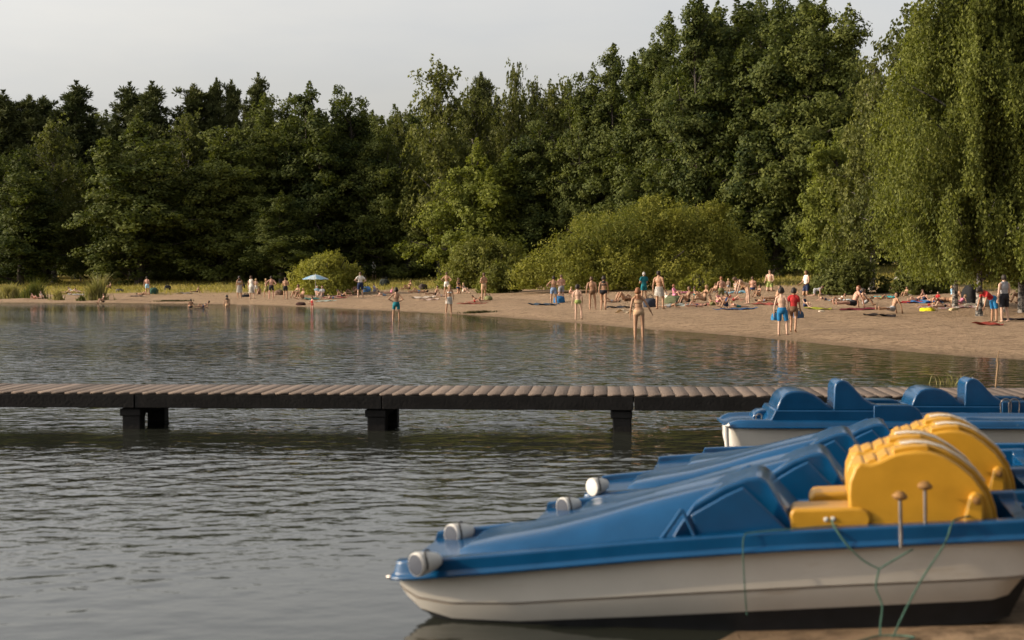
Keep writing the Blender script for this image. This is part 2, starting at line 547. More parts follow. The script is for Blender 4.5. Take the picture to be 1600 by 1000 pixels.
ii = np.arange(nr - 1)[:, None] * nc + np.arange(nc - 1)[None, :]
wf = np.stack([ii, ii + 1, ii + nc + 1, ii + nc], -1).reshape(-1, 4)
me = np_mesh('water', np.stack([WX, WY, H], -1).reshape(-1, 3), wf, smooth=True)
a = me.attributes.new('rough', 'FLOAT', 'POINT')
a.data.foreach_set('value', (amp).ravel().astype(np.float32))
m = bpy.data.materials.new('lake_water')
m.use_nodes = True
t = m.node_tree
b = t.nodes['Principled BSDF']
b.inputs['Base Color'].default_value = (.020, .022, .017, 1)
b.inputs['Roughness'].default_value = .04
b.inputs['IOR'].default_value = 1.333
ge = t.nodes.new('ShaderNodeNewGeometry')
def wn(scale, vec, det=3):
    mp = t.nodes.new('ShaderNodeMapping'); mp.inputs['Scale'].default_value = vec
    mp.inputs['Rotation'].default_value = (0, 0, R(-8))
    t.links.new(ge.outputs['Position'], mp.inputs[0])
    n = t.nodes.new('ShaderNodeTexNoise'); n.inputs['Scale'].default_value = scale; n.inputs['Detail'].default_value = det
    t.links.new(mp.outputs[0], n.inputs['Vector']); return n
na = wn(2.0, (1, 1.25, 1)); nb = wn(6.0, (1, 1.3, 1))
ra = t.nodes.new('ShaderNodeAttribute'); ra.attribute_name = 'rough'
b1 = t.nodes.new('ShaderNodeBump'); b1.inputs['Distance'].default_value = .10
b2 = t.nodes.new('ShaderNodeBump'); b2.inputs['Distance'].default_value = .018
m1 = t.nodes.new('ShaderNodeMath'); m1.operation = 'MULTIPLY'; m1.inputs[1].default_value = .9; m1.use_clamp = True
t.links.new(ra.outputs['Fac'], m1.inputs[0])
t.links.new(m1.outputs[0], b1.inputs['Strength']); t.links.new(m1.outputs[0], b2.inputs['Strength'])
t.links.new(na.outputs['Fac'], b1.inputs['Height']); t.links.new(nb.outputs['Fac'], b2.inputs['Height'])
t.links.new(b1.outputs[0], b2.inputs['Normal']); t.links.new(b2.outputs[0], b.inputs['Normal'])
tag(obj('water', me, mat=m), kind='structure')
#@@PART2
# ------------------------------------------------------------------ trees
def norm(a):
    return a / np.maximum(np.linalg.norm(a, axis=-1, keepdims=True), 1e-9)

def leaf_mesh(name, C, N, A, ln, wdt, tint):
    """rhombic leaves: centres C, normals N, long axes A, half length ln, half width wdt"""
    N = norm(N); A = norm(A - N * (A * N).sum(-1, keepdims=True)); B = np.cross(N, A)
    ln = np.asarray(ln)[:, None]; wdt = np.asarray(wdt)[:, None]
    V = np.stack([C - A * ln, C + B * wdt + A * ln * .1, C + A * ln, C - B * wdt + A * ln * .1], 1).reshape(-1, 3)
    F = np.arange(len(V)).reshape(-1, 4)
    me = np_mesh(name, V, F)
    a = me.attributes.new('tint', 'FLOAT', 'FACE')
    a.data.foreach_set('value', np.clip(tint, 0, 1).astype(np.float32))
    return me

def trunk_mesh(name, H, r, limbs, bend=.25, seed=0):
    g = np.random.default_rng(seed)
    bm = bmesh.new()
    n = 9
    ph = g.uniform(0, 6)
    pts = [(bend * math.sin(ph + 3 * i / n) * (i / n), bend * math.cos(ph * 1.7 + 2.3 * i / n) * (i / n), H * i / n - (.3 if i == 0 else 0)) for i in range(n + 1)]
    add_tube(bm, pts, [r * (1.35 if i == 0 else 1) * (1 - .88 * i / n) for i in range(n + 1)], 9)
    for p0, p1, lr in limbs:
        p0 = Vector(p0); p1 = Vector(p1)
        md = (p0 + p1) / 2 + Vector((0, 0, .06 * (p1 - p0).length))
        add_tube(bm, [p0, md, p1], [lr, lr * .65, lr * .2], 5)
    return bm_mesh(name, bm)

def broadleaf(seed, H=16., RAD=3.8, nl=110, leaves=88, low=.05, shape=0, size=1.0, clump=1.0, leaders=5):
    """a main stem and several leaders, each with its own boughs; leaf clumps along the boughs"""
    g = np.random.default_rng(seed)
    Cs, Ns, Ts, LM = [], [], [], []
    axes = [(0., 0., 1., 1.)]
    a0 = g.uniform(0, 6.28)
    for k in range(leaders):
        a_ = a0 + k * 6.28 / leaders + g.normal(0, .3); q = RAD * g.uniform(.30, .55)
        axes.append((q * math.cos(a_), q * math.sin(a_), g.uniform(.72, .97), g.uniform(.52, .78)))
    for ax_, ay_, hs_, rs_ in axes[1:]:
        LM.append(((0, 0, H * .22), (ax_, ay_, H * hs_ * .85), .07))
    ga = g.uniform(0, 6.28)
    lob = g.uniform(.78, 1.22, 12)
    for i in range(nl):
        ax_, ay_, hs_, rs_ = axes[0] if i % 5 < 2 else axes[1 + i % leaders]
        tt = (low if hs_ == 1. else .22) + (1 - (low if hs_ == 1. else .22)) * g.uniform(0, 1) ** .9
        az = ga + i * 2.39996 + g.normal(0, .5)
        if shape == 0: rr = (1 - tt ** 1.7) ** .62 * min(1, .66 + tt * 2.)
        elif shape == 1: rr = math.sqrt(max(0, 1 - ((tt - .42) / .60) ** 2))
        else: rr = (1 - tt ** 2.4) * min(1, .6 + tt * 1.4)
        rr = rr * RAD * rs_ * lob[int(tt * 11.99)] * g.uniform(.66, 1.16) + .3
        el = R(np.interp(tt, [0, .5, 1], [16, 32, 56])) + g.normal(0, .28)
        d = np.array([math.cos(az) * math.cos(el), math.sin(az) * math.cos(el), math.sin(el)])
        lean = min(1, tt * hs_ * 1.6)
        b0 = np.array([ax_ * lean, ay_ * lean, max(.25, tt * H * hs_ * .96 - math.sin(el) * rr * .7)])
        LM.append((b0, b0 + d * rr * .92, .03 + .02 * rr))
        k = max(2, int(1.5 + rr * 1.6))
        for f in np.linspace(.25, 1.02, k):
            side = np.cross(d, [0, 0, 1.]); side /= max(1e-6, np.linalg.norm(side))
            p = b0 + d * rr * f + side * g.normal(0, .16 * rr) + np.array([0, 0, -.14 * rr * f * f + g.normal(0, .34)])
            rc = g.uniform(.36, .80) * clump * (.9 if tt > .85 else 1)
            n = int(leaves * g.uniform(.6, 1.3) * rc / .6)
            q = norm(g.normal(0, 1, (n, 3))) * (g.uniform(0, 1, (n, 1)) ** .42)
            q *= np.array([rc * 1.1, rc * 1.1, rc * .85])
            outw = np.array([math.cos(az), math.sin(az), 0])
            q[:, 2] -= .30 * (q @ outw)
            Cs.append(p + q)
            Ns.append(np.array([0, 0, .30]) + outw * .55 + norm(q) * .65 + g.normal(0, .45, (n, 3)))
            Ts.append(np.clip(g.normal(.38, .13) + g.normal(0, .14, n), 0, 1))
    for ax_, ay_, hs_, rs_ in axes:
        n = 130
        zt = g.uniform(-.9, 1.0, n); an = g.uniform(0, 6.28, n); rt = (1.05 - zt) * .36 * np.sqrt(g.uniform(0, 1, n)) + .03
        q = np.stack([ax_ + rt * np.cos(an), ay_ + rt * np.sin(an), H * hs_ * .955 + zt * .95], 1)
        Cs.append(q); Ns.append(g.normal(0, 1, (n, 3)) + [0, 0, .4]); Ts.append(g.uniform(.2, .6, n))
    C = np.concatenate(Cs); N = np.concatenate(Ns); T = np.concatenate(Ts)
    n = len(C)
    s = g.uniform(.65, 1.3, n) * size
    return leaf_mesh('crown', C, N, g.normal(0, 1, (n, 3)) + [0, 0, -.3], .122 * s, .074 * s, T), trunk_mesh('trunk', H * .93, .012 * H + .03, LM, .3, seed)

def birch(seed, H=16., RAD=3.0, jit=.085, tr=.0095, nl=64, hang=1.5, per=24, low=.12, size=1.0, strands=4, top=.7, clear=.7):
    """ascending limbs with sprays of leaves that hang from them"""
    g = np.random.default_rng(seed)
    Cs, Ts, LM = [], [], []
    ga = g.uniform(0, 6.28)
    for i, tt in enumerate(np.sort(low + (1 - low) * g.uniform(0, 1, nl))):
        az = ga + i * 2.39996 + g.normal(0, .4)
        rr = RAD * (1 - ((tt - .38) / .70) ** 2) ** .5 if abs(tt - .38) < .69 else .25
        rr *= g.uniform(.6, 1.12)
        el = R(np.interp(tt, [0, .5, 1], [25, 38, 70])) + g.normal(0, .15)
        d = np.array([math.cos(az) * math.cos(el), math.sin(az) * math.cos(el), math.sin(el)])
        b0 = np.array([0, 0, max(.6, tt * H * .97 - math.sin(el) * rr * .5)])
        LM.append((b0, b0 + d * rr * .9, .03 + .012 * rr))
        for f in np.linspace(.3, 1.0, max(2, int(1 + rr * 1.35))):
            for _s in range(strands):
                p = b0 + d * rr * f + g.normal(0, .26, 3)
                L = hang * g.uniform(.45, 1.25) * (1 if tt < top else .55)
                L = min(L, p[2] - g.uniform(clear, clear * 2.2))
                if L < .2: continue
                n = max(4, int(per * L / 1.2))
                z = g.uniform(0, 1, n)
                dx = np.array([math.cos(az), math.sin(az)]) * .22 * L
                q = np.stack([p[0] + dx[0] * z ** .6 + g.normal(0, jit, n) * (.4 + z), p[1] + dx[1] * z ** .6 + g.normal(0, jit, n) * (.4 + z), p[2] + .12 - L * z], 1)
                Cs.append(q)
                Ts.append(np.clip(g.normal(.40, .13) + g.normal(0, .15, n), 0, 1))
    C = np.concatenate(Cs); T = np.concatenate(Ts)
    n = len(C)
    s = g.uniform(.65, 1.3, n) * size
    N = g.normal(0, 1, (n, 3)); N[:, 2] = N[:, 2] * .5 + .15
    rad = C.copy(); rad[:, 2] = 0
    N += norm(rad) * .7
    return leaf_mesh('crown', C, N, g.normal(0, .5, (n, 3)) + [0, 0, -1.], .115 * s, .066 * s, T), trunk_mesh('trunk', H * .95, tr * H + .02, LM, .25, seed)

def pine(seed, H=16., RAD=2.6, low=.3, nl=84):
    g = np.random.default_rng(seed)
    Cs, As, Ts, LM = [], [], [], []
    for i in range(nl):
        tt = low + (1 - low) * g.uniform(0, 1) ** .85
        az = i * 2.39996 + g.normal(0, .5)
        rr = RAD * 1.2 * (1 - tt) ** .6 * g.uniform(.4, 1.15) + .28
        el = R(np.interp(tt, [.3, .7, 1], [8, 30, 66])) + g.normal(0, .2)
        d = np.array([math.cos(az) * math.cos(el), math.sin(az) * math.cos(el), math.sin(el)])
        b0 = np.array([0, 0, tt * H * .97 - math.sin(el) * rr * .6])
        LM.append((b0, b0 + d * rr * .92, .025 + .014 * rr))
        for f in np.linspace(.3, 1, max(2, int(1 + rr * 2.2))):
            p = b0 + d * rr * f + g.normal(0, .22, 3)
            n = 62
            q = norm(g.normal(0, 1, (n, 3)) + d * .8)
            Cs.append(p + q * g.uniform(.05, .45, (n, 1))); As.append(q + g.normal(0, .3, (n, 3)) + [0, 0, .35]); Ts.append(np.clip(g.normal(.4, .13) + g.normal(0, .12, n), 0, 1))
    n = 160
    zt = g.uniform(-.9, 1.0, n); an = g.uniform(0, 6.28, n); rt = (1.05 - zt) * .34 * np.sqrt(g.uniform(0, 1, n)) + .02
    Cs.append(np.stack([rt * np.cos(an), rt * np.sin(an), H * .965 + zt], 1)); As.append(np.stack([np.cos(an) * .8, np.sin(an) * .8, np.full(n, .9)], 1)); Ts.append(g.uniform(.2, .6, n))
    C = np.concatenate(Cs); A = np.concatenate(As); T = np.concatenate(Ts); n = len(C)
    N = np.cross(A, g.normal(0, 1, (n, 3)))
    return leaf_mesh('crown', C, N, A, .17 * g.uniform(.7, 1.2, n), .045 * g.uniform(.8, 1.3, n), T), trunk_mesh('trunk', H * .97, .011 * H, LM, .15, seed)

def shrub(seed, RX=1., RZ=1., n_sh=260, per=60, leaf=(.075, .026), up=.55, lobes=16, mains=()):
    """a bush of many leafy lobes set round a dome, each lobe full of shoots that point up and outward"""
    g = np.random.default_rng(seed)
    Cs, As, Ts, LM, Ns = [], [], [], [], []
    L = []
    m = min(RX, RZ)
    for k in range(lobes):
        dv = norm(np.array([g.normal(), g.normal(), abs(g.normal()) * .8 + .02]))
        f = g.uniform(.55, .80)
        r = m * g.uniform(.26, .48)
        c = dv * np.array([RX - r * .7, RX - r * .7, RZ - r * .75]) * g.uniform(.86, 1.04)
        c[2] = max(c[2], r * .45)
        L.append((c, r, g.normal(.40, .10)))
    if mains:
        L = [(np.array(q[:3], float), q[3], g.normal(.40, .07)) for q in mains]
        for _ in range(lobes):
            c0, r0, t0 = L[g.integers(len(mains))]
            dv = norm(np.array([g.normal(), g.normal() - .4, g.normal() + .5]))
            L.append((c0 + dv * r0 * g.uniform(.75, 1.0), r0 * g.uniform(.22, .42), g.normal(.42, .09)))
    else: L.append((np.array([0, 0, RZ * .45]), m * .62, .38))
    if RX > RZ * 1.3 and not mains:
        for k in range(5):
            a_ = 6.28 * k / 5 + g.uniform(0, 1); L.append((np.array([RX * .5 * math.cos(a_), RX * .5 * math.sin(a_), RZ * .42]), m * .5, .4))
    wts = np.array([l[1] ** 2 for l in L]); wts /= wts.sum()
    for li in g.choice(len(L), n_sh, p=wts):
        c, r, tn = L[li]
        dv = norm(np.array([g.normal(), g.normal(), g.normal() + .35]))
        tip = c + dv * r * g.uniform(.75, 1.12) * np.array([1.05, 1.05, .95])
        tip[2] = max(tip[2], .15)
        ax = norm(dv * .7 + np.array([0, 0, up]) + g.normal(0, .25, 3))
        ln_ = r * g.uniform(.45, .85)
        z = g.uniform(0, 1, per)
        q = tip - ax * (ln_ * z)[:, None] + g.normal(0, 1, (per, 3)) * (r * (.05 + .20 * z))[:, None]
        q[:, 2] = np.maximum(q[:, 2], .03)
        Cs.append(q); As.append(ax + g.normal(0, .6, (per, 3))); Ns.append(g.normal(0, .6, (per, 3)) + dv * .9 + [0, 0, .25])
        Ts.append(np.clip(g.normal(tn, .09) + g.normal(0, .13, per), 0, 1))
    for _ in range(9):
        a = g.uniform(0, 6.28)
        LM.append(((0.05 * math.cos(a), .05 * math.sin(a), 0), (RX * .6 * math.cos(a), RX * .6 * math.sin(a), RZ * g.uniform(.4, .75)), .03 * RZ))
    C = np.concatenate(Cs); A = np.concatenate(As); T = np.concatenate(Ts); N = np.concatenate(Ns); n = len(C)
    s = g.uniform(.7, 1.3, n)
    bm = bmesh.new()
    for p0, p1, r in LM: add_tube(bm, [p0, (Vector(p0) + Vector(p1)) / 2, p1], [r, r * .7, r * .25], 5)
    return leaf_mesh('crown', C, N, A, leaf[0] * s, leaf[1] * s, T), bm_mesh('stem', bm)

def blades(name, pts, hmin, hmax, wid, seed, spread=.35, fall=None):
    """upright grass or reed blades, three-sided strips, at ground points"""
    g = np.random.default_rng(seed)
    n = len(pts)
    h = g.uniform(hmin, hmax, n) if fall is None else (hmin + (hmax - hmin) * g.uniform(0, 1, n) ** 1.5) * fall
    a = g.uniform(0, 6.28, n)
    lean = g.normal(0, spread, (n, 2)) * h[:, None]
    wv = np.stack([np.cos(a), np.sin(a), np.zeros(n)], 1) * (wid * g.uniform(.7, 1.3, n))[:, None]
    P = np.asarray(pts)
    mid = P + np.stack([lean[:, 0] * .35, lean[:, 1] * .35, h * .6], 1)
    tip = P + np.stack([lean[:, 0], lean[:, 1], h], 1)
    V = np.stack([P - wv, P + wv, mid + wv * .7, tip, mid - wv * .7], 1).reshape(-1, 3)
    base = (np.arange(n) * 5)[:, None]
    F = (base + np.array([[0, 1, 2, 4]])).reshape(-1, 4)
    F2 = (base + np.array([[4, 2, 3, 3]])).reshape(-1, 4)
    me = bpy.data.meshes.new(name)
    bmv = V.astype(np.float32)
    faces = [tuple(f) for f in F] + [tuple(f[:3]) for f in F2]
    me.from_pydata(bmv.tolist(), [], faces)
    at_ = me.attributes.new('tint', 'FLOAT', 'FACE')
    tv = np.clip(g.normal(.4, .2, n), 0, 1)
    at_.data.foreach_set('value', np.concatenate([tv, tv]).astype(np.float32))
    me.update()
    return me

PROTO = {}
def proto(kind):
    if kind in PROTO: return PROTO[kind]
    mk = {
        'alder_a': lambda: (*broadleaf(1), 16., 3.8, L_ALDER, M_BARK), 'alder_b': lambda: (*broadleaf(2, shape=1), 16., 3.8, L_ALDER, M_BARK),
        'alder_c': lambda: (*broadleaf(3, shape=2, nl=116), 16., 3.8, L_ALDER, M_BARK), 'alder_d': lambda: (*broadleaf(4, shape=0, nl=130, clump=.9), 16., 3.8, L_ALDER, M_BARK),
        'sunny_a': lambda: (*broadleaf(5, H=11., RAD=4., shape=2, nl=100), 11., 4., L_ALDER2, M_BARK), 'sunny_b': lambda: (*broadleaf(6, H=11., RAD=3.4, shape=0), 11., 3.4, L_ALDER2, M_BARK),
        'oak_a': lambda: (*broadleaf(7, H=20., RAD=4.2, nl=150, shape=1), 20., 4.2, L_ALDER, M_BARK), 'oak_b': lambda: (*broadleaf(8, H=20., RAD=4.2, nl=150, shape=0), 20., 4.2, L_ALDER, M_BARK),
        'birch_a': lambda: (*birch(9), 16., 3., L_BIRCH, M_BIRCH), 'birch_b': lambda: (*birch(10, nl=70, hang=1.1, per=26, strands=5), 16., 3., L_BIRCH, M_BIRCH),
        'pine_a': lambda: (*pine(11), 16., 2.4, L_PINE, M_BARK), 'pine_b': lambda: (*pine(12, RAD=2.9, low=.45), 16., 2.9, L_PINE, M_BARK),
        'weep_a': lambda: (*birch(13, H=15., RAD=4.6, nl=118, hang=1.9, per=40, low=.17, size=.66, strands=6, jit=.13, tr=.0075, top=.9, clear=1.0), 15., 4.6, L_WEEP, M_BIRCH),
        'weep_b': lambda: (*birch(14, H=15., RAD=4.2, nl=112, hang=2.1, per=40, low=.17, size=.66, strands=6, jit=.13, tr=.0065, top=.9, clear=1.0), 15., 4.2, L_WEEP, M_BIRCH),
    }[kind]()
    mk[0].materials.append(mk[4]); mk[1].materials.append(mk[5])
    PROTO[kind] = mk
    return mk

KINDNAME = {'alder': 'alder_tree', 'sunny': 'alder_tree', 'oak': 'broadleaf_tree', 'birch': 'birch_tree', 'pine': 'pine_tree', 'weep': 'weeping_birch'}
def tree(kind, px, top, wpx, d, label, group, rot=None):
    cm, tm, H0, R0, _, _ = proto(kind)
    p = at_depth(px, d)
    Ht = (425 - top) * d / FPX + CAM_H - p.z
    rad = wpx / 2 * d / FPX * (1.0 if 'weep' in kind else 1.45 if 'oak' in kind else 1.16)
    r = empty(KINDNAME[kind.split('_')[0]], p, (0, 0, rot if rot is not None else rng.uniform(0, 6.28)))
    r.scale = (rad / R0, rad / R0, Ht / H0)
    for nm, mesh in (('crown', cm), ('trunk', tm)):
        o = bpy.data.objects.new(nm, mesh); COL.objects.link(o); o.parent = r
    tag(r, label, 'tree', group)
    return r

G1 = 'trees along the forest edge'
front = [
 ('alder_b', -30, 190, 150, 148, 'dark leafy tree cut off by the left border of the picture'),
 ('alder_a', 32, 235, 150, 142, 'layered dark green tree above the reeds at far left'),
 ('birch_b', 85, 188, 120, 150, 'feathery olive tree top left of the big layered alder'),
 ('alder_c', 128, 250, 90, 155, 'deeply shaded tree in the dark gap left of the big alder'),
 ('alder_d', 218, 182, 190, 140, 'big layered alder standing forward behind the man in light blue shorts'),
 ('birch_b', 292, 178, 110, 149, 'olive feathery tree right behind the big layered alder'),
 ('alder_b', 345, 200, 150, 143, 'rounded alder just left of the people in white towel skirts'),
 ('alder_a', 415, 150, 150, 146, 'tall alder with pointed top above the standing row of bathers'),
 ('alder_c', 440, 300, 130, 137, 'low bushy alder behind the left side of the round willow'),
 ('alder_d', 485, 132, 150, 144, 'tall alder with several tips directly above the parasol'),
 ('alder_b', 548, 150, 130, 145, 'dark alder above the round willow bush'),
 ('alder_a', 598, 185, 120, 143, 'slim alder left of the tall birch with hanging sprays'),
 ('birch_a', 687, 100, 132, 140, 'tall birch with hanging sprays sticking out of the skyline'),
 ('alder_c', 640, 290, 110, 141, 'shaded low tree under the tall hanging birch'),
 ('birch_b', 742, 135, 90, 146, 'pale feathery tree just right of the tall hanging birch'),
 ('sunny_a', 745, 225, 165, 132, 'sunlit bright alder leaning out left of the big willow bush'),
 ('birch_a', 805, 100, 66, 143, 'narrow birch with a drooping spire top'),
 ('birch_b', 862, 132, 110, 142, 'feathery olive tree right of the narrow spire birch'),
 ('alder_b', 845, 190, 130, 134, 'dark round tree behind the left end of the big willow'),
 ('alder_a', 908, 118, 105, 131, 'stepped alder at the start of the high rise of the treeline'),
 ('oak_b', 958, 70, 115, 130, 'tall tree with layered boughs left of the highest group'),
 ('alder_c', 1000, 190, 140, 129, 'dark tree standing right above the big willow bush'),
 ('oak_a', 1028, 64, 120, 126, 'tall leafy tree at the left shoulder of the highest group'),
 ('oak_b', 1090, -15, 130, 124, 'highest tree at the left of the topmost group'),
 ('oak_a', 1150, 0, 150, 126, 'wide tall tree in the middle of the topmost group'),
 ('oak_b', 1215, -10, 150, 122, 'tall dark tree in the topmost group above the grassy gap'),
 ('oak_a', 1285, 0, 140, 120, 'dark tall tree next to the patch of sky at upper right'),
 ('alder_d', 1090, 170, 130, 130, 'mid height tree behind the right half of the big willow'),
 ('birch_a', 1178, 110, 140, 136, 'light birch with visible white stem right of the big willow'),
 ('birch_b', 1245, 140, 120, 134, 'feathery grey green birch over the grassy gap'),
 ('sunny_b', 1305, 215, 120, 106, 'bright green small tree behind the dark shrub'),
 ('birch_b', 1362, 92, 130, 92, 'olive birch just left of the weeping birches'),
 ('birch_b', 1425, 8, 170, 84, 'olive birch behind the left weeping birch'),
 ('alder_b', 1640, 60, 200, 98, 'dark tree behind the weeping birches at the right border'),
 ('alder_c', 1450, 110, 160, 102, 'dark tree showing between the weeping strands'),
 ('alder_a', 1540, 90, 150, 100, 'dark tree behind the birch trunks'),
]
for k, px, top, wp, d, lb in front: tree(k, px, top, wp, d + (9 if px < 1050 else 4), lb, G1)
G2 = 'pines and birches rising behind the front row'
second = [
 ('pine_b', 8, 150, 90, 160, 'pine with blunt top at the far left skyline'), ('pine_a', 48, 156, 70, 160, 'small spiky pine second from the left on the skyline'),
 ('pine_b', 122, 136, 90, 161, 'bushy pine top over the dark gap at left'), ('pine_a', 72, 158, 60, 164, 'thin pine top left of the bushy pine'),
 ('pine_b', 205, 138, 80, 160, 'left of the twin pine tops over the big alder'), ('pine_b', 240, 137, 90, 158, 'right of the twin pine tops over the big alder'),
 ('pine_a', 305, 140, 80, 160, 'pine top rising left of two thin tips'), ('pine_a', 340, 131, 40, 160, 'first thin tip of two on the skyline'),
 ('pine_a', 363, 134, 42, 160, 'second thin tip of two on the skyline'), ('pine_b', 405, 124, 60, 158, 'pine top above the row of standing bathers'),
 ('alder_b', 455, 150, 90, 158, 'treetop filling the dip left of the parasol alder'), ('alder_a', 525, 138, 80, 157, 'blunt treetop right of the parasol alder'),
 ('alder_d', 566, 165, 90, 157, 'treetop sloping down toward the tall birch'), ('birch_b', 622, 175, 70, 156, 'lacy low treetop in the skyline dip'),
 ('pine_a', 752, 122, 50, 156, 'thin pointed tip between tall birch and spire birch'), ('birch_b', 780, 150, 80, 155, 'lacy treetop just left of the spire birch'),
 ('birch_b', 832, 128, 70, 154, 'lacy treetop just right of the spire birch'), ('birch_b', 888, 128, 70, 152, 'lacy treetop before the treeline climbs'),
 ('oak_a', 990, 84, 80, 142, 'treetop behind the left shoulder of the high group'), ('oak_b', 1045, 20, 90, 140, 'pointed treetop left of the highest tree'),
 ('oak_a', 1120, 5, 110, 140, 'treetop filling behind the highest tree'), ('oak_b', 1185, -5, 110, 138, 'treetop behind the middle of the high group'),
 ('oak_a', 1250, -10, 110, 136, 'treetop behind the right of the high group'), ('oak_b', 1320, 75, 90, 128, 'treetop under the patch of sky at upper right'),
]
for k, px, top, wp, d, lb in second: tree(k, px, top, wp * (1.55 if 'pine' in k else 1.2), d + 9, lb, G2)
G3 = 'trees deeper in the forest'
fk = ['alder_a', 'alder_b', 'alder_c', 'alder_d', 'oak_a']
i = 0
for row, (d0, add) in enumerate(((172, 30), (187, 20), (202, 16))):
    px = -120 + row * 27
    while px < 1420:
        i += 1
        d = d0 - (max(0, px - 600) / 800) * 22 + rng.uniform(-4, 4)
        sky_y = np.interp(px, [-100, 600, 900, 1000, 1080, 1300, 1340, 1420], [160, 158, 142, 92, 30, 25, 120, 140])
        tree(fk[i % 5], px, sky_y + add + rng.uniform(-8, 26), 125, d, 'shaded forest tree deep behind the first rows', G3)
        px += rng.uniform(62, 90)
G4 = 'weeping birches by the beach'
tree('weep_a', 1530, -70, 325, 63, 'weeping birch with the leftmost white trunk, strands hanging toward the sand', G4, 0.4)
tree('weep_b', 1492, -10, 270, 70, 'weeping birch hanging left of the white trunks, trunk hidden by strands', G4, 2.0)
tree('weep_b', 1570, -90, 290, 65.5, 'weeping birch with the middle thin white trunk', G4, 3.4)
tree('weep_a', 1596, -110, 320, 64, 'weeping birch with the dark thick trunk at the right border', G4, 5.1)
tree('weep_b', 1700, -60, 340, 66, 'weeping birch mostly outside the right border', G4, 1.2)

# unseen trees added behind and right of the viewer to darken the boats' sides
G5 = 'unseen trees added to darken the boats'
for k in range(22):
    if k < 14: x, y = -34 + k * 5.6 + rng.uniform(-1, 1), -15 - rng.uniform(0, 7)
    else: x, y = 27 + rng.uniform(0, 6), -6 + (k - 14) * 6.0
    cm, tm, H0, R0, _, _ = proto(fk[k % 4])
    r = empty('alder_tree', (x, y, float(ground_z(x, y)) - .1), (0, 0, rng.uniform(0, 6)))
    r.scale = (1.15, 1.15, rng.uniform(.85, 1.05))
    for nm, mesh in (('crown', cm), ('trunk', tm)):
        o = bpy.data.objects.new(nm, mesh); COL.objects.link(o); o.parent = r
    tag(r, 'unseen alder added outside the picture to darken the boats', 'tree', G5)

# bushes
def bush(name, px, d, wpx, hpx, seed, leafm, label, cat='bush', n_sh=260, per=60, leaf=(.075, .026), sy=1.0, up=.55, group=None, base=None, lobes=16, mains=()):
    p = at_depth(px, d)
    RX = wpx / 2 * d / FPX
    RZ = hpx * d / FPX
    c, s = shrub(seed, RX, RZ, n_sh, per, leaf, up, lobes, mains)
    c.materials.append(leafm); s.materials.append(M_BARK)
    r = empty(name, p)
    r.scale = (1, sy, 1)
    for nm, mesh in (('crown', c), ('stem', s)):
        o = bpy.data.objects.new(nm, mesh); COL.objects.link(o); o.parent = r
    tag(r, label, cat, group)
    return r
bush('willow_bush', 994, 113, 398, 144, 31, L_WILLOW, 'huge rounded yellow green willow bush in the middle of the beach', n_sh=3000, per=44, leaf=(.095, .038), sy=.85, up=.45, lobes=60,
     mains=[(-8.1, -.4, .7, 1.0), (-6.9, -1, 1.2, 1.7), (-5.0, -1.8, 2.1, 2.1), (-2.9, -2.2, 3.0, 2.3), (-.4, -1.8, 3.7, 2.5), (2.2, -1.6, 4.1, 2.4), (4.7, -1.4, 3.5, 2.4), (6.7, -1, 2.5, 2.1), (.6, .6, 4.3, 2.1), (-2.2, 1, 3.4, 2.3), (3.6, 1, 3.9, 2.3), (7.7, 0, 1.5, 1.5), (-4.2, -3.8, 1.1, 1.6), (-1.2, -4.2, 1.4, 1.7), (2.4, -4, 1.2, 1.9), (5.4, -3.2, 1.1, 1.7), (0, 0, 1.8, 3.0), (-4, 0, 1.5, 2.2), (4, 0, 1.7, 2.6)])
bush('willow_bush', 510, 122, 120, 68, 32, L_WILLOW, 'round willow bush right behind the pale blue parasol', n_sh=620, per=42, leaf=(.10, .038), up=.8)
bush('willow_bush', 1096, 103.5, 62, 48, 33, L_WILLOW, 'small upright light green bush in front of the huge willow', n_sh=110, per=34, leaf=(.10, .03), up=1.2)
bush('shrub', 1328, 92, 140, 62, 34, L_BUSH, 'low dark green shrub at the back of the sand right of the grassy gap', n_sh=420, per=40, leaf=(.11, .05))
bush('shrub', 786, 116, 84, 56, 35, L_OLIVE, 'olive shrub touching the left end of the huge willow', n_sh=300, per=40, leaf=(.12, .05))
bush('shrub', 764, 128, 150, 88, 36, L_OLIVE, 'larger olive shrub under the sunlit alder', n_sh=460, per=40, leaf=(.13, .055))
bush('shrub', 1150, 128, 110, 125, 37, L_BUSH, 'tall shadowy shrub behind the right end of the huge willow', n_sh=420, per=40, leaf=(.12, .055))
bush('shrub', 640, 152, 110, 44, 38, L_BUSH, 'shaded shrub behind the dry grass in the middle', n_sh=260, per=40, leaf=(.13, .06))
bush('shrub', 330, 158, 90, 36, 39, L_BUSH, 'low leafy shrub at the forest foot behind the white towel skirts', n_sh=240, per=40, leaf=(.13, .06))
bush('shrub', 265, 158, 70, 30, 40, L_BUSH, 'low leafy shrub right of the man in light blue shorts', n_sh=180, per=40, leaf=(.13, .06))
bush('shrub', 1440, 88, 90, 60, 41, L_BUSH, 'shadowy shrub behind the strands of the left weeping birch', n_sh=240, per=40, leaf=(.11, .05))
bush('shrub', 1232, 142, 90, 34, 42, L_BUSH, 'low shrub at the back of the grassy gap', n_sh=200, per=40, leaf=(.12, .055))
bush('shrub', 1235, 146, 260, 110, 45, L_BUSH, 'broad shaded undergrowth shrub closing the grassy gap under the trees', n_sh=600, per=40, leaf=(.13, .06))
bush('shrub', 1660, 80, 160, 90, 43, L_BUSH, 'shrub behind the birch trunks at the right border', n_sh=280, per=40, leaf=(.11, .05))
bush('shrub', 430, 152, 80, 50, 44, L_BUSH, 'leafy shrub behind the bathers in dark shorts', n_sh=240, per=40, leaf=(.13, .06))

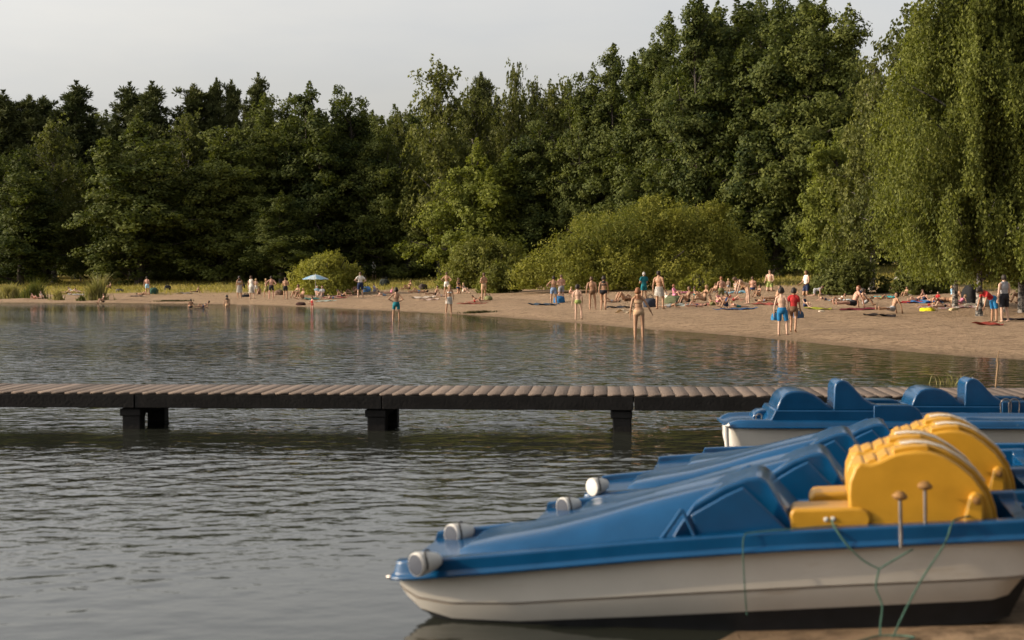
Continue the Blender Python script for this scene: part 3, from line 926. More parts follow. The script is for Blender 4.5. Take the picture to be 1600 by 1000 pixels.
# reeds and grass
def reed(px, py, wpx, n, hmin, hmax, seed, label, name='reed_clump', matl=None):
    p = at(px, py)
    g = np.random.default_rng(seed)
    rad = wpx / 2 * p.y / FPX
    a = g.uniform(0, 6.28, n); q = np.abs(g.normal(0, .55, n)) * rad
    X = np.cos(a) * q; Y = np.sin(a) * q * .7
    Z = ground_z(X + p.x, Y + p.y) - p.z
    o = obj(name, blades(name, np.stack([X, Y, Z], 1), hmin, hmax, .028, seed, .36, np.clip(1.15 - .55 * (q / rad) ** 1.5, .25, 1.15) * (1 + .25 * np.sin(a * 3 + seed))), mat=matl or L_REED)
    o.location = p
    tag(o, label, 'reeds')
reed(12, 467, 60, 900, .5, 1.15, 51, 'tall reed clump in the left corner of the far shore')
reed(52, 466, 44, 700, .5, 1.25, 52, 'reed clump beside the pair sitting at far left', matl=L_BUSH)
reed(150, 469, 36, 700, .6, 1.6, 53, 'reed clump right behind the bather sitting at the waterline')
reed(90, 469, 22, 300, .3, .8, 54, 'small low reed clump between two larger ones')
reed(128, 470, 14, 160, .2, .45, 55, 'dark little tuft at the waterline', matl=L_BUSH)
reed(370, 440, 40, 400, .5, 1.2, 56, 'reddish dry grass clump behind the woman with the dark bag')
reed(650, 447, 30, 200, .2, .6, 57, 'dry grass tuft on the meadow in the middle')

g = np.random.default_rng(61)
n = 60000
yy = g.uniform(78, 165, n); xx = g.uniform(-.40, .40, n) * yy
s_ = shore_dist(xx, yy)
sgv = np.interp(xx, [-60, -35, -10, 8, 30], [16, 17, 26, 33, 31])
keep = (s_ - sgv + lumps(xx * .9, yy * .6) * 1.1 + g.normal(0, 1.2, n)) > .2
xx, yy = xx[keep], yy[keep]
o = obj('grass', blades('grass', np.stack([xx, yy, ground_z(xx, yy)], 1), .10, .34, .03, 62, .4), mat=L_GRASS)
tag(o, 'dry yellowish meadow grass between the sand and the trees', 'grass', kind='stuff')
#@@PART3
# ------------------------------------------------------------------ pier
PA = R(-3.4)
pier = empty('pier', (-1.5, 21.08, 0), (0, 0, PA))
tag(pier, 'long low wooden pier of cross planks on dark piles over the lake', 'pier')
g = np.random.default_rng(71)
PW, PZ = 1.52, .497
vs, fs, tv = [], [], []
x = -13.5
while x < 11.6:
    wd_ = .172 * g.uniform(.94, 1.05)
    y0, y1 = g.normal(0, .002), PW + g.normal(0, .015)
    z1 = PZ + g.normal(0, .002); z0 = z1 - .024
    sk = g.normal(0, .006)
    tl = g.normal(0, .002)
    b0 = len(vs)
    bv = .0025
    for zz, ins in ((z0, 0), (z1 - bv, 0), (z1, bv)):
        for (xx, yy2) in ((x + ins, y0 + ins), (x + wd_ - ins, y0 + ins), (x + wd_ + sk - ins, y1 - ins), (x + sk + ins, y1 - ins)):
            vs.append((xx, yy2, zz + (tl if xx > x + wd_ / 2 else 0)))
    for lv in (0, 4):
        for k in range(4):
            k2 = (k + 1) % 4
            fs.append((b0 + lv + k, b0 + lv + k2, b0 + lv + 4 + k2, b0 + lv + 4 + k))
    fs += [(b0 + 8, b0 + 9, b0 + 10, b0 + 11), (b0 + 3, b0 + 2, b0 + 1, b0)]
    tv += [float(np.clip(g.normal(.5, .15), 0, 1))] * 10
    x += wd_ + g.uniform(.004, .007)
me = np_mesh('deck', vs, fs)
a = me.attributes.new('tint', 'FLOAT', 'FACE'); a.data.foreach_set('value', np.array(tv, np.float32))
obj('deck', me, pier, M_PLANK)
for yb in (.033, PW - .12):
    bm = bmesh.new()
    xb = -13.5
    while xb < 11.4:
        L = min(3.32, 11.5 - xb)
        add_box(bm, (xb + L / 2, yb + g.normal(0, .004), PZ - .117 + g.normal(0, .003)), (L - .012, .075, .180))
        xb += 3.32
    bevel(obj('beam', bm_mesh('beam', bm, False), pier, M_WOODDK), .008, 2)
for k, xp in enumerate((-10.2, -6.92, -3.6, -.30, 2.95, 6.25, 9.5)):
    for yb in (.02, PW - .34):
        bm = bmesh.new()
        add_box(bm, (xp, yb + .15, -.55), (.245, .24, 1.58))
        add_box(bm, (xp - .012, yb + .15, .225), (.285, .27, .10))
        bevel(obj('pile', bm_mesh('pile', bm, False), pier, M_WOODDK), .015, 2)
    bm = bmesh.new()
    add_box(bm, (xp + .01, PW / 2, .240), (.20, PW - .9, .12))
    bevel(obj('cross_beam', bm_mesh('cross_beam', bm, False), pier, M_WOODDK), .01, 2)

# ------------------------------------------------------------------ beached pedal boats with bow console
BEAM = 1.34
def sheer(u): return float(np.interp(u, [0, .9, 1.6, 2.3, 3.0, 3.75], [.250, .277, .300, .308, .300, .288]))

def make_beached(name, loc, yaw, pitch, label, group, seats=True, console=True, fenders=(), seed=0, mound=1.0):
    root = empty(name, loc, (0, -pitch, yaw))
    tag(root, label, 'pedal boat', group)
    c = BEAM / 2
    # hull
    bm = bmesh.new()
    st = [(-.01, .02, .0), (.02, .05, .01), (.10, .09, .03), (.30, .115, .0), (.7, .1, 0), (1.5, .1, 0), (2.5, .1, 0), (3.3, .1, 0), (3.44, .1, .0), (3.53, .1, .0), (3.62, .09, .0), (3.70, .06, 0)]
    secs = []
    for i, (u, _, _2) in enumerate(st):
        zl = sheer(u) + .005
        nar = np.interp(u, [-.01, .15, .5, 3.3, 3.7], [.10, .05, 0, 0, .04])
        bz = np.interp(u, [-.01, .03, .10, .25, .45, .9, 3.44, 3.53, 3.61, 3.70], [.17, .11, .05, -.005, -.035, -.05, -.052, -.03, .05, .18])
        kz = np.interp(u, [-.01, .05, .2, .45, 3.4, 3.55, 3.7], [.16, .08, -.03, -.15, -.20, -.16, .14])
        kz = min(kz, bz - .008)
        bz0 = np.interp(u, [-.01, .03, .10, .25, .45, .9, 3.7], [.17, .11, .05, -.005, -.035, -.05, -.052])
        ch = max(bz0 + (zl - bz0) * .36, bz + .012)
        half = [(.022 + nar, zl), (.045 + nar, (zl + ch) / 2 + .02), (.062 + nar, ch + .008), (.076 + nar, ch - .002), (.072 + nar, ch - .010), (.115 + nar, bz), (.120 + nar, bz - .006), (.165 + nar, kz), (c - .12, kz)]
        prof = half + [(BEAM - v, z) for v, z in reversed(half)]
        secs.append([(u, v, z) for v, z in prof])
    h = [0, 0, 2, 2, 0, 1, 1, 1]
    add_loft(bm, secs, h + [1] + list(reversed(h)))
    ho = obj('hull', bm_mesh('hull', bm, True, 28), root, [M_HULL, M_HULLDARK, M_GROOVE])
    # deck moulding: lip, gunwale, inner deck with a sunken cockpit
    bm = bmesh.new()
    secs = []
    us = [-.045, -.03, .0, .04, .12, .3, .6, 1.0, 1.5, 2.0, 2.40, 2.41, 3.62, 3.63, 3.72, 3.755, 3.77]
    for i, u in enumerate(us):
        zl = sheer(max(0, u))
        nar = np.interp(u, [-.045, .0, .12, .5, 3.4, 3.77], [.10, .07, .03, 0, 0, .05])
        hh = .112
        if u <= -.03: hh = .028 if u < -.04 else .032
        if u >= 3.755: hh = .03
        ztop = zl + hh
        fl = ztop - .045
        if 2.41 <= u <= 3.62: fl = zl - .10
        half = [(.03 + nar, zl - .004), (-.022 + nar, zl), (-.026 + nar, zl + .014), (-.012 + nar, zl + .024), (.002 + nar, zl + min(.034, hh)), (.008 + nar, ztop - .010), (.020 + nar, ztop), (.098 + nar, ztop + .002), (.116 + nar, ztop - .008), (.126 + nar, fl), (c - .1, fl)]
        secs.append([(u, v, z) for v, z in half] + [(u, BEAM - v, z) for v, z in reversed(half)])
    add_loft(bm, secs)
    # foredeck mound, rising to the console
    ms = [(.34, .0, .36), (.40, .030, .40), (.62, .047, .42), (.9, .070, .42), (1.2, .114, .41), (1.5, .170, .40), (1.78, .215, .39), (2.0, .25, .38), (2.16, .268, .38), (2.24, .24, .38), (2.41, .0, .40)]
    secs = []
    for u, hgt, wf in ms:
        zl = sheer(u) + .098
        hgt *= mound
        hw = .47 if u > .5 else .47 - (.5 - u) * .8
        tw = min(hw - .03, wf * .72)
        half = [(c - hw - .03, zl - .02), (c - hw, zl + .012), (c - (hw + tw) / 2 - .03, zl + .012 + hgt * .62), (c - tw - .015, zl + .01 + hgt * .97), (c - tw + .03, zl + .014 + hgt), (c - .14, zl + .014 + hgt)]
        half2 = half[:-2] + [(c - tw + .05, zl + .01 + hgt * .95), (c - .10, zl + .008 + hgt * .9)]
        secs.append([(u, v, z) for v, z in half] + [(u, BEAM - v, z) for v, z in reversed(half2)])
    add_loft(bm, secs)
    bm2 = bm
    deck = obj('deck', bm_mesh('deck', bm2, True, 33), root, M_BLUE)
    bevel(deck, .010, 2, 33)
    if console:
        bm = bmesh.new()
        zt = .115
        z0 = sheer(2.0) + .094
        prof = [(1.66, z0), (1.70, z0 + .06), (1.80, z0 + .185), (1.99, z0 + .275), (2.12, z0 + .312), (2.19, z0 + .318), (2.235, z0 + .29), (2.30, z0 + .17), (2.36, z0 + .05), (2.43, z0 - .01)]
        secs = []
        for pu, pz in prof[:]:
            f_ = max(0, min(1, (pz - z0) / .318))
            vn, vf = .135 + .085 * f_, BEAM - .135 - .40 * f_
            secs.append([(pu, vn, z0 - .03), (pu, vn, pz), (pu, (vn + vf) / 2, pz), (pu, vf, pz), (pu, vf, z0 - .03)])
        add_loft(bm, secs)
        bevel(obj('console', bm_mesh('console', bm, True, 30), root, M_BLUE), .028, 4, 20)
        for v0 in (.108, BEAM - .120):
            bm = bmesh.new()
            add_prism(bm, [(1.995, z0 + .235), (2.10, z0 + .275), (2.345, z0 + .0), (1.83, z0 + .0), (1.78, z0 + .13)], v0, v0 + .034)
            bevel(obj('console_panel', bm_mesh('console_panel', bm, True, 30), root, M_BLUE), .012, 3, 25)
            bm = bmesh.new()
            add_tube(bm, catmull([(1.60, v0 - .012, z0 + .0), (1.66, v0 - .004, z0 + .07), (1.735, v0 + .01, z0 + .165)], 5), .013, 8)
            add_tube(bm, catmull([(1.735, v0 + .005, z0 + .165), (1.765, v0 - .002, z0 + .09), (1.80, v0 - .016, z0 + .0)], 5), .010, 8)
            obj('moulded_rib', bm_mesh('moulded_rib', bm), root, M_BLUE)
    # yellow seats and pedal boxes
    if seats:
        for si, v0 in enumerate((.16, .74)):
            v1 = v0 + .44
            face = [(2.692, .34), (2.692, .577), (2.703, .658), (2.741, .737), (2.775, .766), (2.83, .752), (2.88, .765), (2.95, .795), (3.02, .808), (3.09, .812), (3.166, .803), (3.249, .769), (3.323, .715), (3.395, .646), (3.457, .545), (3.481, .447), (3.49, .34)]
            bm = bmesh.new(); add_prism(bm, face, v0, v1)
            so_ = obj('seat', bm_mesh('seat', bm, True, 30), root, M_YEL); bevel(so_, .016, 3, 30)
            # rim of the shell behind the face, a little larger
            def grow(k, sel, dz=0.0):
                cx_, cz_ = 3.10, .36
                return [(cx_ + (x - cx_) * (1 + k), cz_ + (z - cz_) * (1 + k * .75) + dz) for x, z in sel]
            rim = grow(.085, face[8:])
            prof = [(2.99, .34), (2.985, .80)] + rim
            bm = bmesh.new(); add_prism(bm, prof, v0 + .10, v1 + .02)
            bevel(obj('seat_shell', bm_mesh('seat_shell', bm, True, 30), so_, M_YEL), .012, 3, 30)
            # raised handle block at the crown
            bm = bmesh.new(); add_prism(bm, [(2.955, .74), (2.965, .828), (3.05, .838), (3.165, .835), (3.175, .76)], v0 + .045, v0 + .20)
            bevel(obj('seat_block', bm_mesh('seat_block', bm, True, 30), so_, M_YEL), .010, 3, 30)
            bm = bmesh.new()
            for (xa, za, xb_, zb) in ((2.725, .72, 2.80, .768), (2.80, .74, 2.875, .779), (2.87, .75, 2.945, .802)):
                add_prism(bm, [(xa, za - .06), (xa + .008, za + .025), (xb_ - .012, zb), (xb_, zb - .014), (xb_, za - .06)], v0 + .06, v1 - .05)
            bevel(obj('seat_steps', bm_mesh('seat_steps', bm, True, 30), so_, M_YEL), .009, 3, 30)
            # pale band over the shell: sky highlight painted in, plus faded plastic
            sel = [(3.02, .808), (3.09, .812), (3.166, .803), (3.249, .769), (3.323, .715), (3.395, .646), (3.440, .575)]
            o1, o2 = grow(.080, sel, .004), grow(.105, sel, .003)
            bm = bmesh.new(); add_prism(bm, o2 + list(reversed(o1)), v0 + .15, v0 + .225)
            bevel(obj('faded_glare_band', bm_mesh('faded_glare_band', bm, True, 40), so_, M_STRIPE), .004, 2, 30)
            # bracket ear on the face
            bm = bmesh.new()
            add_prism(bm, [(3.30, .36), (3.345, .495), (3.362, .548), (3.395, .566), (3.428, .545), (3.436, .49), (3.43, .36)], v0 - .050, v0 + .01)
            eo = obj('bracket', bm_mesh('bracket', bm, True, 30), so_, M_YEL); bevel(eo, .018, 4, 25)
            bm = bmesh.new(); add_lathe(bm, [(0, 0), (.022, 0), (.022, .010), (.014, .014), (0, .014)], 14, Matrix.Translation((3.397, v0 - .048, .515)) @ Matrix.Rotation(PI / 2, 4, 'X'))
            obj('bolt', bm_mesh('bolt', bm), eo, M_KNOB)
            # pedal box
            bm = bmesh.new()
            pb = [(2.352, .385), (2.350, .50), (2.372, .530), (2.76, .515), (2.80, .49), (2.815, .44), (2.79, .385)] if si == 0 else [(2.46, .385), (2.458, .50), (2.49, .537), (2.87, .530), (2.905, .50), (2.91, .43), (2.88, .385)]
            pb = [(x_, z_ - .005) for x_, z_ in pb]
            add_prism(bm, pb, v0 - .02, v0 + .30)
            po = obj('pedal_box', bm_mesh('pedal_box', bm, True, 30), root, M_YEL); bevel(po, .022, 4, 25)
            bm = bmesh.new()
            for uu in (2.555, 2.595):
                add_lathe(bm, [(0, 0), (.014, 0), (.014, .008), (.006, .012), (0, .012)], 10, Matrix.Translation((uu, v0 - .018, .455)) @ Matrix.Rotation(PI / 2, 4, 'X'))
            obj('pedal_bolts', bm_mesh('pedal_bolts', bm), po, M_WHITEPL)
        for (u0, v, z0_, z1_) in ((2.972, -.045, .30, .60), (3.119, .075, .38, .632)):
            bm = bmesh.new(); add_tube(bm, [(u0 - .016, v, z0_), (u0, v, z1_ - .02)], .0105, 10)
            lo = obj('lever', bm_mesh('lever', bm), root, M_STEEL)
            bm = bmesh.new()
            add_lathe(bm, [(.014, -.024), (.034, -.018), (.045, -.004), (.038, .008), (.020, .024), (.0, .028)], 9, Matrix.Translation((u0, v, z1_ - .01)) @ Matrix.Rotation(.15, 4, 'Y'))
            obj('knob', bm_mesh('knob', bm), lo, M_KNOB)
    else:
        bm = bmesh.new()
        for v0 in (.2, .76):
            add_prism(bm, [(2.75, .30), (2.75, .40), (3.2, .395), (3.27, .30)], v0, v0 + .38)
        bevel(obj('seat', bm_mesh('seat', bm, True, 30), root, M_BLUE), .03, 3, 30)
    # white bow fenders with a strap
    for (fu, fv, white, fdz) in fenders:
        zc = sheer(fu) + .112 + fdz
        ax = Vector((-.56, -.83, .0)).normalized()
        Mx = Matrix.Translation((fu, fv, zc)) @ ax.to_track_quat('Z', 'Y').to_matrix().to_4x4()
        bm = bmesh.new()
        add_lathe(bm, [(0, -.115), (.020, -.112), (.040, -.095), (.056, -.05), (.066, .01), (.071, .05), (.072, .070), (.069, .082), (.064, .085)], 22, Mx)
        fo = obj('bow_fender', bm_mesh('bow_fender', bm, True, 50), root, M_WHITEPL)
        bm = bmesh.new()
        add_lathe(bm, [(.064, .084), (.052, .086), (.030, .089), (0, .090)], 22, Mx)
        obj('end_cap', bm_mesh('end_cap', bm, True, 50), fo, M_WHITEPL if white else M_GREYPL)
        bm = bmesh.new()
        pts = [Mx @ Vector((.074 * math.cos(a), .074 * math.sin(a), .055 - .17 * abs(math.sin(a / 2)) ** 3)) for a in np.linspace(-.4, 3.5, 14)]
        add_tube(bm, pts, .006, 6)
        obj('strap', bm_mesh('strap', bm), fo, M_BLACK)
    # small bow cleat
    bm = bmesh.new()
    add_tube(bm, catmull([(-.03, .20, sheer(0) + .005), (-.075, .19, sheer(0) + .0), (-.085, .16, sheer(0) + .006), (-.04, .145, sheer(0) + .008)], 5), .011, 8)
    obj('bow_ring', bm_mesh('bow_ring', bm), root, M_STEEL)
    return root

YAW, PIT = R(-10.5), R(5.0)
GB = 'pedal boats drawn up in a row on the near sand'
b1 = make_beached('pedal_boat', (-.68, 9.5, 0), YAW, PIT, 'nearest blue and white pedal boat with two white bow fenders and yellow seats', GB, fenders=((.215, -.045, False, -.005), (.16, 1.14, False, -.015)))
b2 = make_beached('pedal_boat', (.085, 10.79, 0.01), YAW, R(4.9), 'second pedal boat from the front with one fender over its far bow corner', GB, fenders=((.19, 1.08, False, -.025),))
b3 = make_beached('pedal_boat', (.58, 12.42, 0.0), YAW, R(4.3), 'third pedal boat from the front with an all white bow fender and no yellow seats', GB, seats=False, fenders=((.12, .10, True, .05),))
b4 = make_beached('pedal_boat', (1.20, 14.0, -.02), YAW, R(2.6), 'fourth pedal boat from the front with bare blue foredeck and no fender', GB, seats=False, console=True, fenders=(), mound=.95)
b5 = make_beached('pedal_boat', (1.90, 15.75, -.13), R(-7), R(0.3), 'lowest blue pedal boat farthest back in the beached row', GB, seats=False, console=False, fenders=(), mound=.25)

for b_ in (b2, b3, b4): b_.scale = (.93, 1, 1)
# ropes
def rope(pts, label, r=.0042, name='mooring_rope', n=8, M=None, m=None):
    bm = bmesh.new()
    for P in pts:
        P = [Vector(p) for p in P]
        if M is not None: P = [M @ p for p in P]
        add_tube(bm, catmull(P, n), r, 6)
    return tag(obj(name, bm_mesh(name, bm), mat=m or M_ROPE), label, 'rope')
bpy.context.view_layer.update()
M1 = Matrix.Translation((-.68, 9.5, 0)) @ Matrix.Rotation(YAW, 4, 'Z') @ Matrix.Rotation(-PIT, 4, 'Y')
rope([[(2.62, .09, .425), (2.38, .02, .43), (2.15, .0, .425), (2.09, -.022, .41), (2.075, -.035, .30), (2.068, -.02, .12), (2.062, .06, -.06)]], 'thin green rope hanging straight down the hull side left of the levers', M=M1)
rope([[(2.585, .12, .455), (2.60, .02, .425), (2.66, -.03, .33), (2.74, -.035, .24), (2.825, -.04, .185)], [(2.825, -.04, .185), (2.80, -.03, .08), (2.825, -.04, -.02), (2.805, -.05, -.14), (2.80, -.10, -.205)],
      [(2.825, -.04, .185), (2.90, -.036, .225), (3.02, -.030, .285)]], 'green Y shaped rope tied over the white hull side under the levers', r=.0055, M=M1)
rope([[(3.36, .12, .43), (3.27, .02, .43), (3.24, -.028, .41), (3.19, -.03, .30), (3.05, -.04, .11), (2.93, -.07, -.08), (2.86, -.13, -.20)]], 'pale green rope slanting down from the gunwale below the yellow bracket', r=.0055, M=M1)
P0 = M1 @ Vector((2.80, -.12, -.20))
pts = []
for k, (dx, dy) in enumerate([(-.9, -.06), (-.62, -.16), (-.40, -.10), (-.2, -.14), (.0, .0), (.16, -.1), (.05, -.2), (-.12, -.2)]):
    x_, y_ = P0.x + dx, P0.y + dy
    pts.append((x_, y_, float(ground_z(x_, y_)) + .012))
rope([pts], 'loose green rope end lying on the sand beside the near hull', r=.0055)

# ------------------------------------------------------------------ floating pedal boats by the pier
def make_floating(loc, yaw, label, sv=1.0, rail=False):
    root = empty('pedal_boat', loc, (0, 0, yaw))
    root.scale = (1, sv, 1)
    tag(root, label, 'pedal boat', 'blue pedal boats moored at the pier')
    B = 1.2; L = 3.95; c = B / 2
    bm = bmesh.new()
    secs = []
    for u, nar, bz in ((.03, .10, .16), (.06, .07, .06), (.14, .04, -.06), (.5, .02, -.12), (3.3, .02, -.12), (3.75, .04, -.02), (3.9, .06, .15)):
        half = [(.02 + nar, .35), (.05 + nar, .2), (.09 + nar, bz), (c - .05, bz - .02)]
        secs.append([(u, v, z) for v, z in half] + [(u, B - v, z) for v, z in reversed(half)])
    add_loft(bm, secs)
    obj('hull', bm_mesh('hull', bm, True, 40), root, M_HULL)
    bm = bmesh.new()
    secs = []
    for u, nar, hh in ((-.03, .10, .016), (-.01, .09, .03), (.03, .075, .06), (.10, .05, .085), (.22, .02, .092), (.6, 0, .092), (2.2, 0, .088), (3.5, .0, .088), (3.8, .03, .085), (3.92, .06, .05), (3.96, .08, .015)):
        z = .345
        half = [(.04 + nar, z), (-.02 + nar, z), (-.025 + nar, z + .012), (.0 + nar, z + .022), (.012 + nar, z + max(.024, hh * .55)), (.045 + nar, z + max(.026, hh * .92)), (.10 + nar, z + max(.027, hh)), (.16 + nar, z + max(.027, hh)), (.20 + nar, z + max(.027, hh - .03)), (c, z + max(.027, hh - .03))]
        secs.append([(u, v, zz) for v, zz in half] + [(u, B - v, zz) for v, zz in reversed(half)])
    add_loft(bm, secs)
    obj('deck', bm_mesh('deck', bm, True, 40), root, M_BLUE2)
    z0 = .415
    bm = bmesh.new()
    add_prism(bm, [(.45, z0), (.475, z0 + .03), (.525, .548), (1.72, .548), (1.75, .548), (1.74, z0 - .03), (.45, z0 - .03)], .07, B - .12)
    bevel(obj('bench', bm_mesh('bench', bm, True, 30), root, M_BLUE2), .018, 3, 30)
    for v0, v1, uo in ((.06, .30, 0), (.86, 1.10, -.02)):
        bm = bmesh.new()
        add_prism(bm, [(1.62 + uo, z0 - .02), (1.62 + uo, .60), (1.70 + uo, .608), (2.02 + uo, .606), (2.08 + uo, .59), (2.13 + uo, .545), (2.17 + uo, .46), (2.20 + uo, z0 - .02)], v0, v1)
        bevel(obj('side_box', bm_mesh('side_box', bm, True, 30), root, M_BLUE2), .012, 3, 30)
    hump = [(.533, .54), (.55, .60), (.585, .68), (.635, .735), (.70, .758), (.80, .764), (.885, .752), (.96, .722), (1.03, .672), (1.10, .612), (1.15, .585), (1.185, .54)]
    bm = bmesh.new(); add_prism(bm, hump, .085, .80)
    bevel(obj('paddle_cover', bm_mesh('paddle_cover', bm, True, 30), root, M_BLUE2), .022, 4, 25)
    wing = [(1.168, .54), (1.172, .60), (1.180, .80), (1.195, .85), (1.23, .880), (1.275, .888), (1.33, .868), (1.39, .815), (1.45, .745), (1.52, .675), (1.60, .625), (1.72, .595), (1.73, .54)]
    bm = bmesh.new(); add_prism(bm, wing, .075, .52)
    bevel(obj('seat_back', bm_mesh('seat_back', bm, True, 30), root, M_BLUE2), .020, 4, 25)
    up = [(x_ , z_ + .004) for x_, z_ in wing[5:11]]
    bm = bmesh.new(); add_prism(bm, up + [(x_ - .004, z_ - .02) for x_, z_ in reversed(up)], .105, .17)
    obj('sheen_strip', bm_mesh('sheen_strip', bm), root, mat('sheen_blue', (.24, .29, .36), .5, noise=(20, .25)))  # pale reflection along the seat back edge, painted as a strip
    bm = bmesh.new()
    add_tube(bm, catmull([(.33, .25, .42), (.33, .25, .475), (.36, .25, .485), (.39, .25, .475), (.39, .25, .42)], 4), .008, 8)
    obj('cleat', bm_mesh('cleat', bm), root, M_STEEL)
    bm = bmesh.new()
    add_tube(bm, [(.0, .06, .385), (-.035, .06, .37), (-.03, .06, .25), (-.015, .06, .08)], [.028, .032, .03, .022], 10)
    obj('bow_fender', bm_mesh('bow_fender', bm), root, M_WHITEPL)
    bm = bmesh.new()
    add_prism(bm, [(.33, .40), (.36, .46), (.42, .495), (.50, .50), (.53, .40)], .66, .98)
    bevel(obj('bow_box', bm_mesh('bow_box', bm, True, 30), root, M_BLUE2), .02, 3, 25)
    if not rail: return root
    bm = bmesh.new()
    for dx in (0, .10):
        add_tube(bm, catmull([(1.60 + dx, .04, .46), (1.60 + dx, .04, .60), (1.66 + dx, .04, .64), (1.72 + dx, .04, .60), (1.72 + dx, .04, .46)], 4), .007, 8)
    obj('grab_rail', bm_mesh('grab_rail', bm), root, M_STEEL)
    return root
make_floating((2.44, 17.9, 0), R(-1.5), 'blue pedal boat moored in front, bow and white hull side in view')
make_floating((4.34, 19.42, -.08), R(-2.0), 'blue pedal boat moored behind the other against the pier', .92, True)

# twig and weeds in the water near the pier end
p = at(1556, 604, True)
bm = bmesh.new()
add_tube(bm, catmull([(0, 0, -.2), (.02, 0, .1), (.05, .02, .38), (.045, .02, .52), (.08, .03, .66)], 5), [.016] * 15 + [.008] * 6, 6)
o = obj('twig', bm_mesh('twig', bm), mat=mat('dead_twig', (.22, .14, .07), .8)); o.location = p
tag(o, 'thin bare twig sticking up out of the water behind the pier', 'twig')
p = at(1490, 600, True)
o = obj('water_weed', blades('water_weed', np.stack([rng.normal(0, .22, 40), rng.normal(0, .2, 40), np.full(40, -.02)], 1), .05, .3, .008, 5, .8), mat=L_REED); o.location = p
tag(o, 'sparse dry weed stems poking through the water behind the pier', 'weed')
#@@PART4
# ------------------------------------------------------------------ people
DEBUG = False
def skin_mat(name, col):
    return mat(name, col, .55, .3, noise=(6, .10))
SKIN = {'tan': skin_mat('tanned_skin', (.33, .185, .108)), 'light': skin_mat('light_skin', (.46, .295, .21)), 'brown': skin_mat('brown_skin', (.22, .118, .068)), 'pink': skin_mat('sunburnt_skin', (.43, .235, .165))}
M_EYE = mat('dark_eyes', (.02, .015, .012), .3)
M_LIP = mat('lips', (.34, .12, .10), .5)
_cm = {}
def cloth(col, nm='cloth'):
    k = tuple(col)
    if k not in _cm: _cm[k] = mat(nm, col, .85, .15, noise=(9, .14), bump=(14, .25, .01))
    return _cm[k]
HAIR = {'dark': mat('dark_hair', (.022, .015, .011), .6, .3, noise=(30, .4)), 'brown': mat('brown_hair', (.075, .042, .022), .6, .3, noise=(30, .3)),
        'blond': mat('blond_hair', (.34, .23, .10), .6, .3, noise=(30, .3)), 'ginger': mat('reddish_hair', (.19, .075, .03), .6, .3, noise=(30, .3)), 'grey': mat('grey_hair', (.33, .31, .29), .6, .3, noise=(30, .3))}

def V3(*a): return np.array(a, float)
def nrm(v): return v / max(1e-9, np.linalg.norm(v))

def S(a, b=None):                       # the same limb direction on both sides (x is outward)
    return (a, b if b is not None else a)

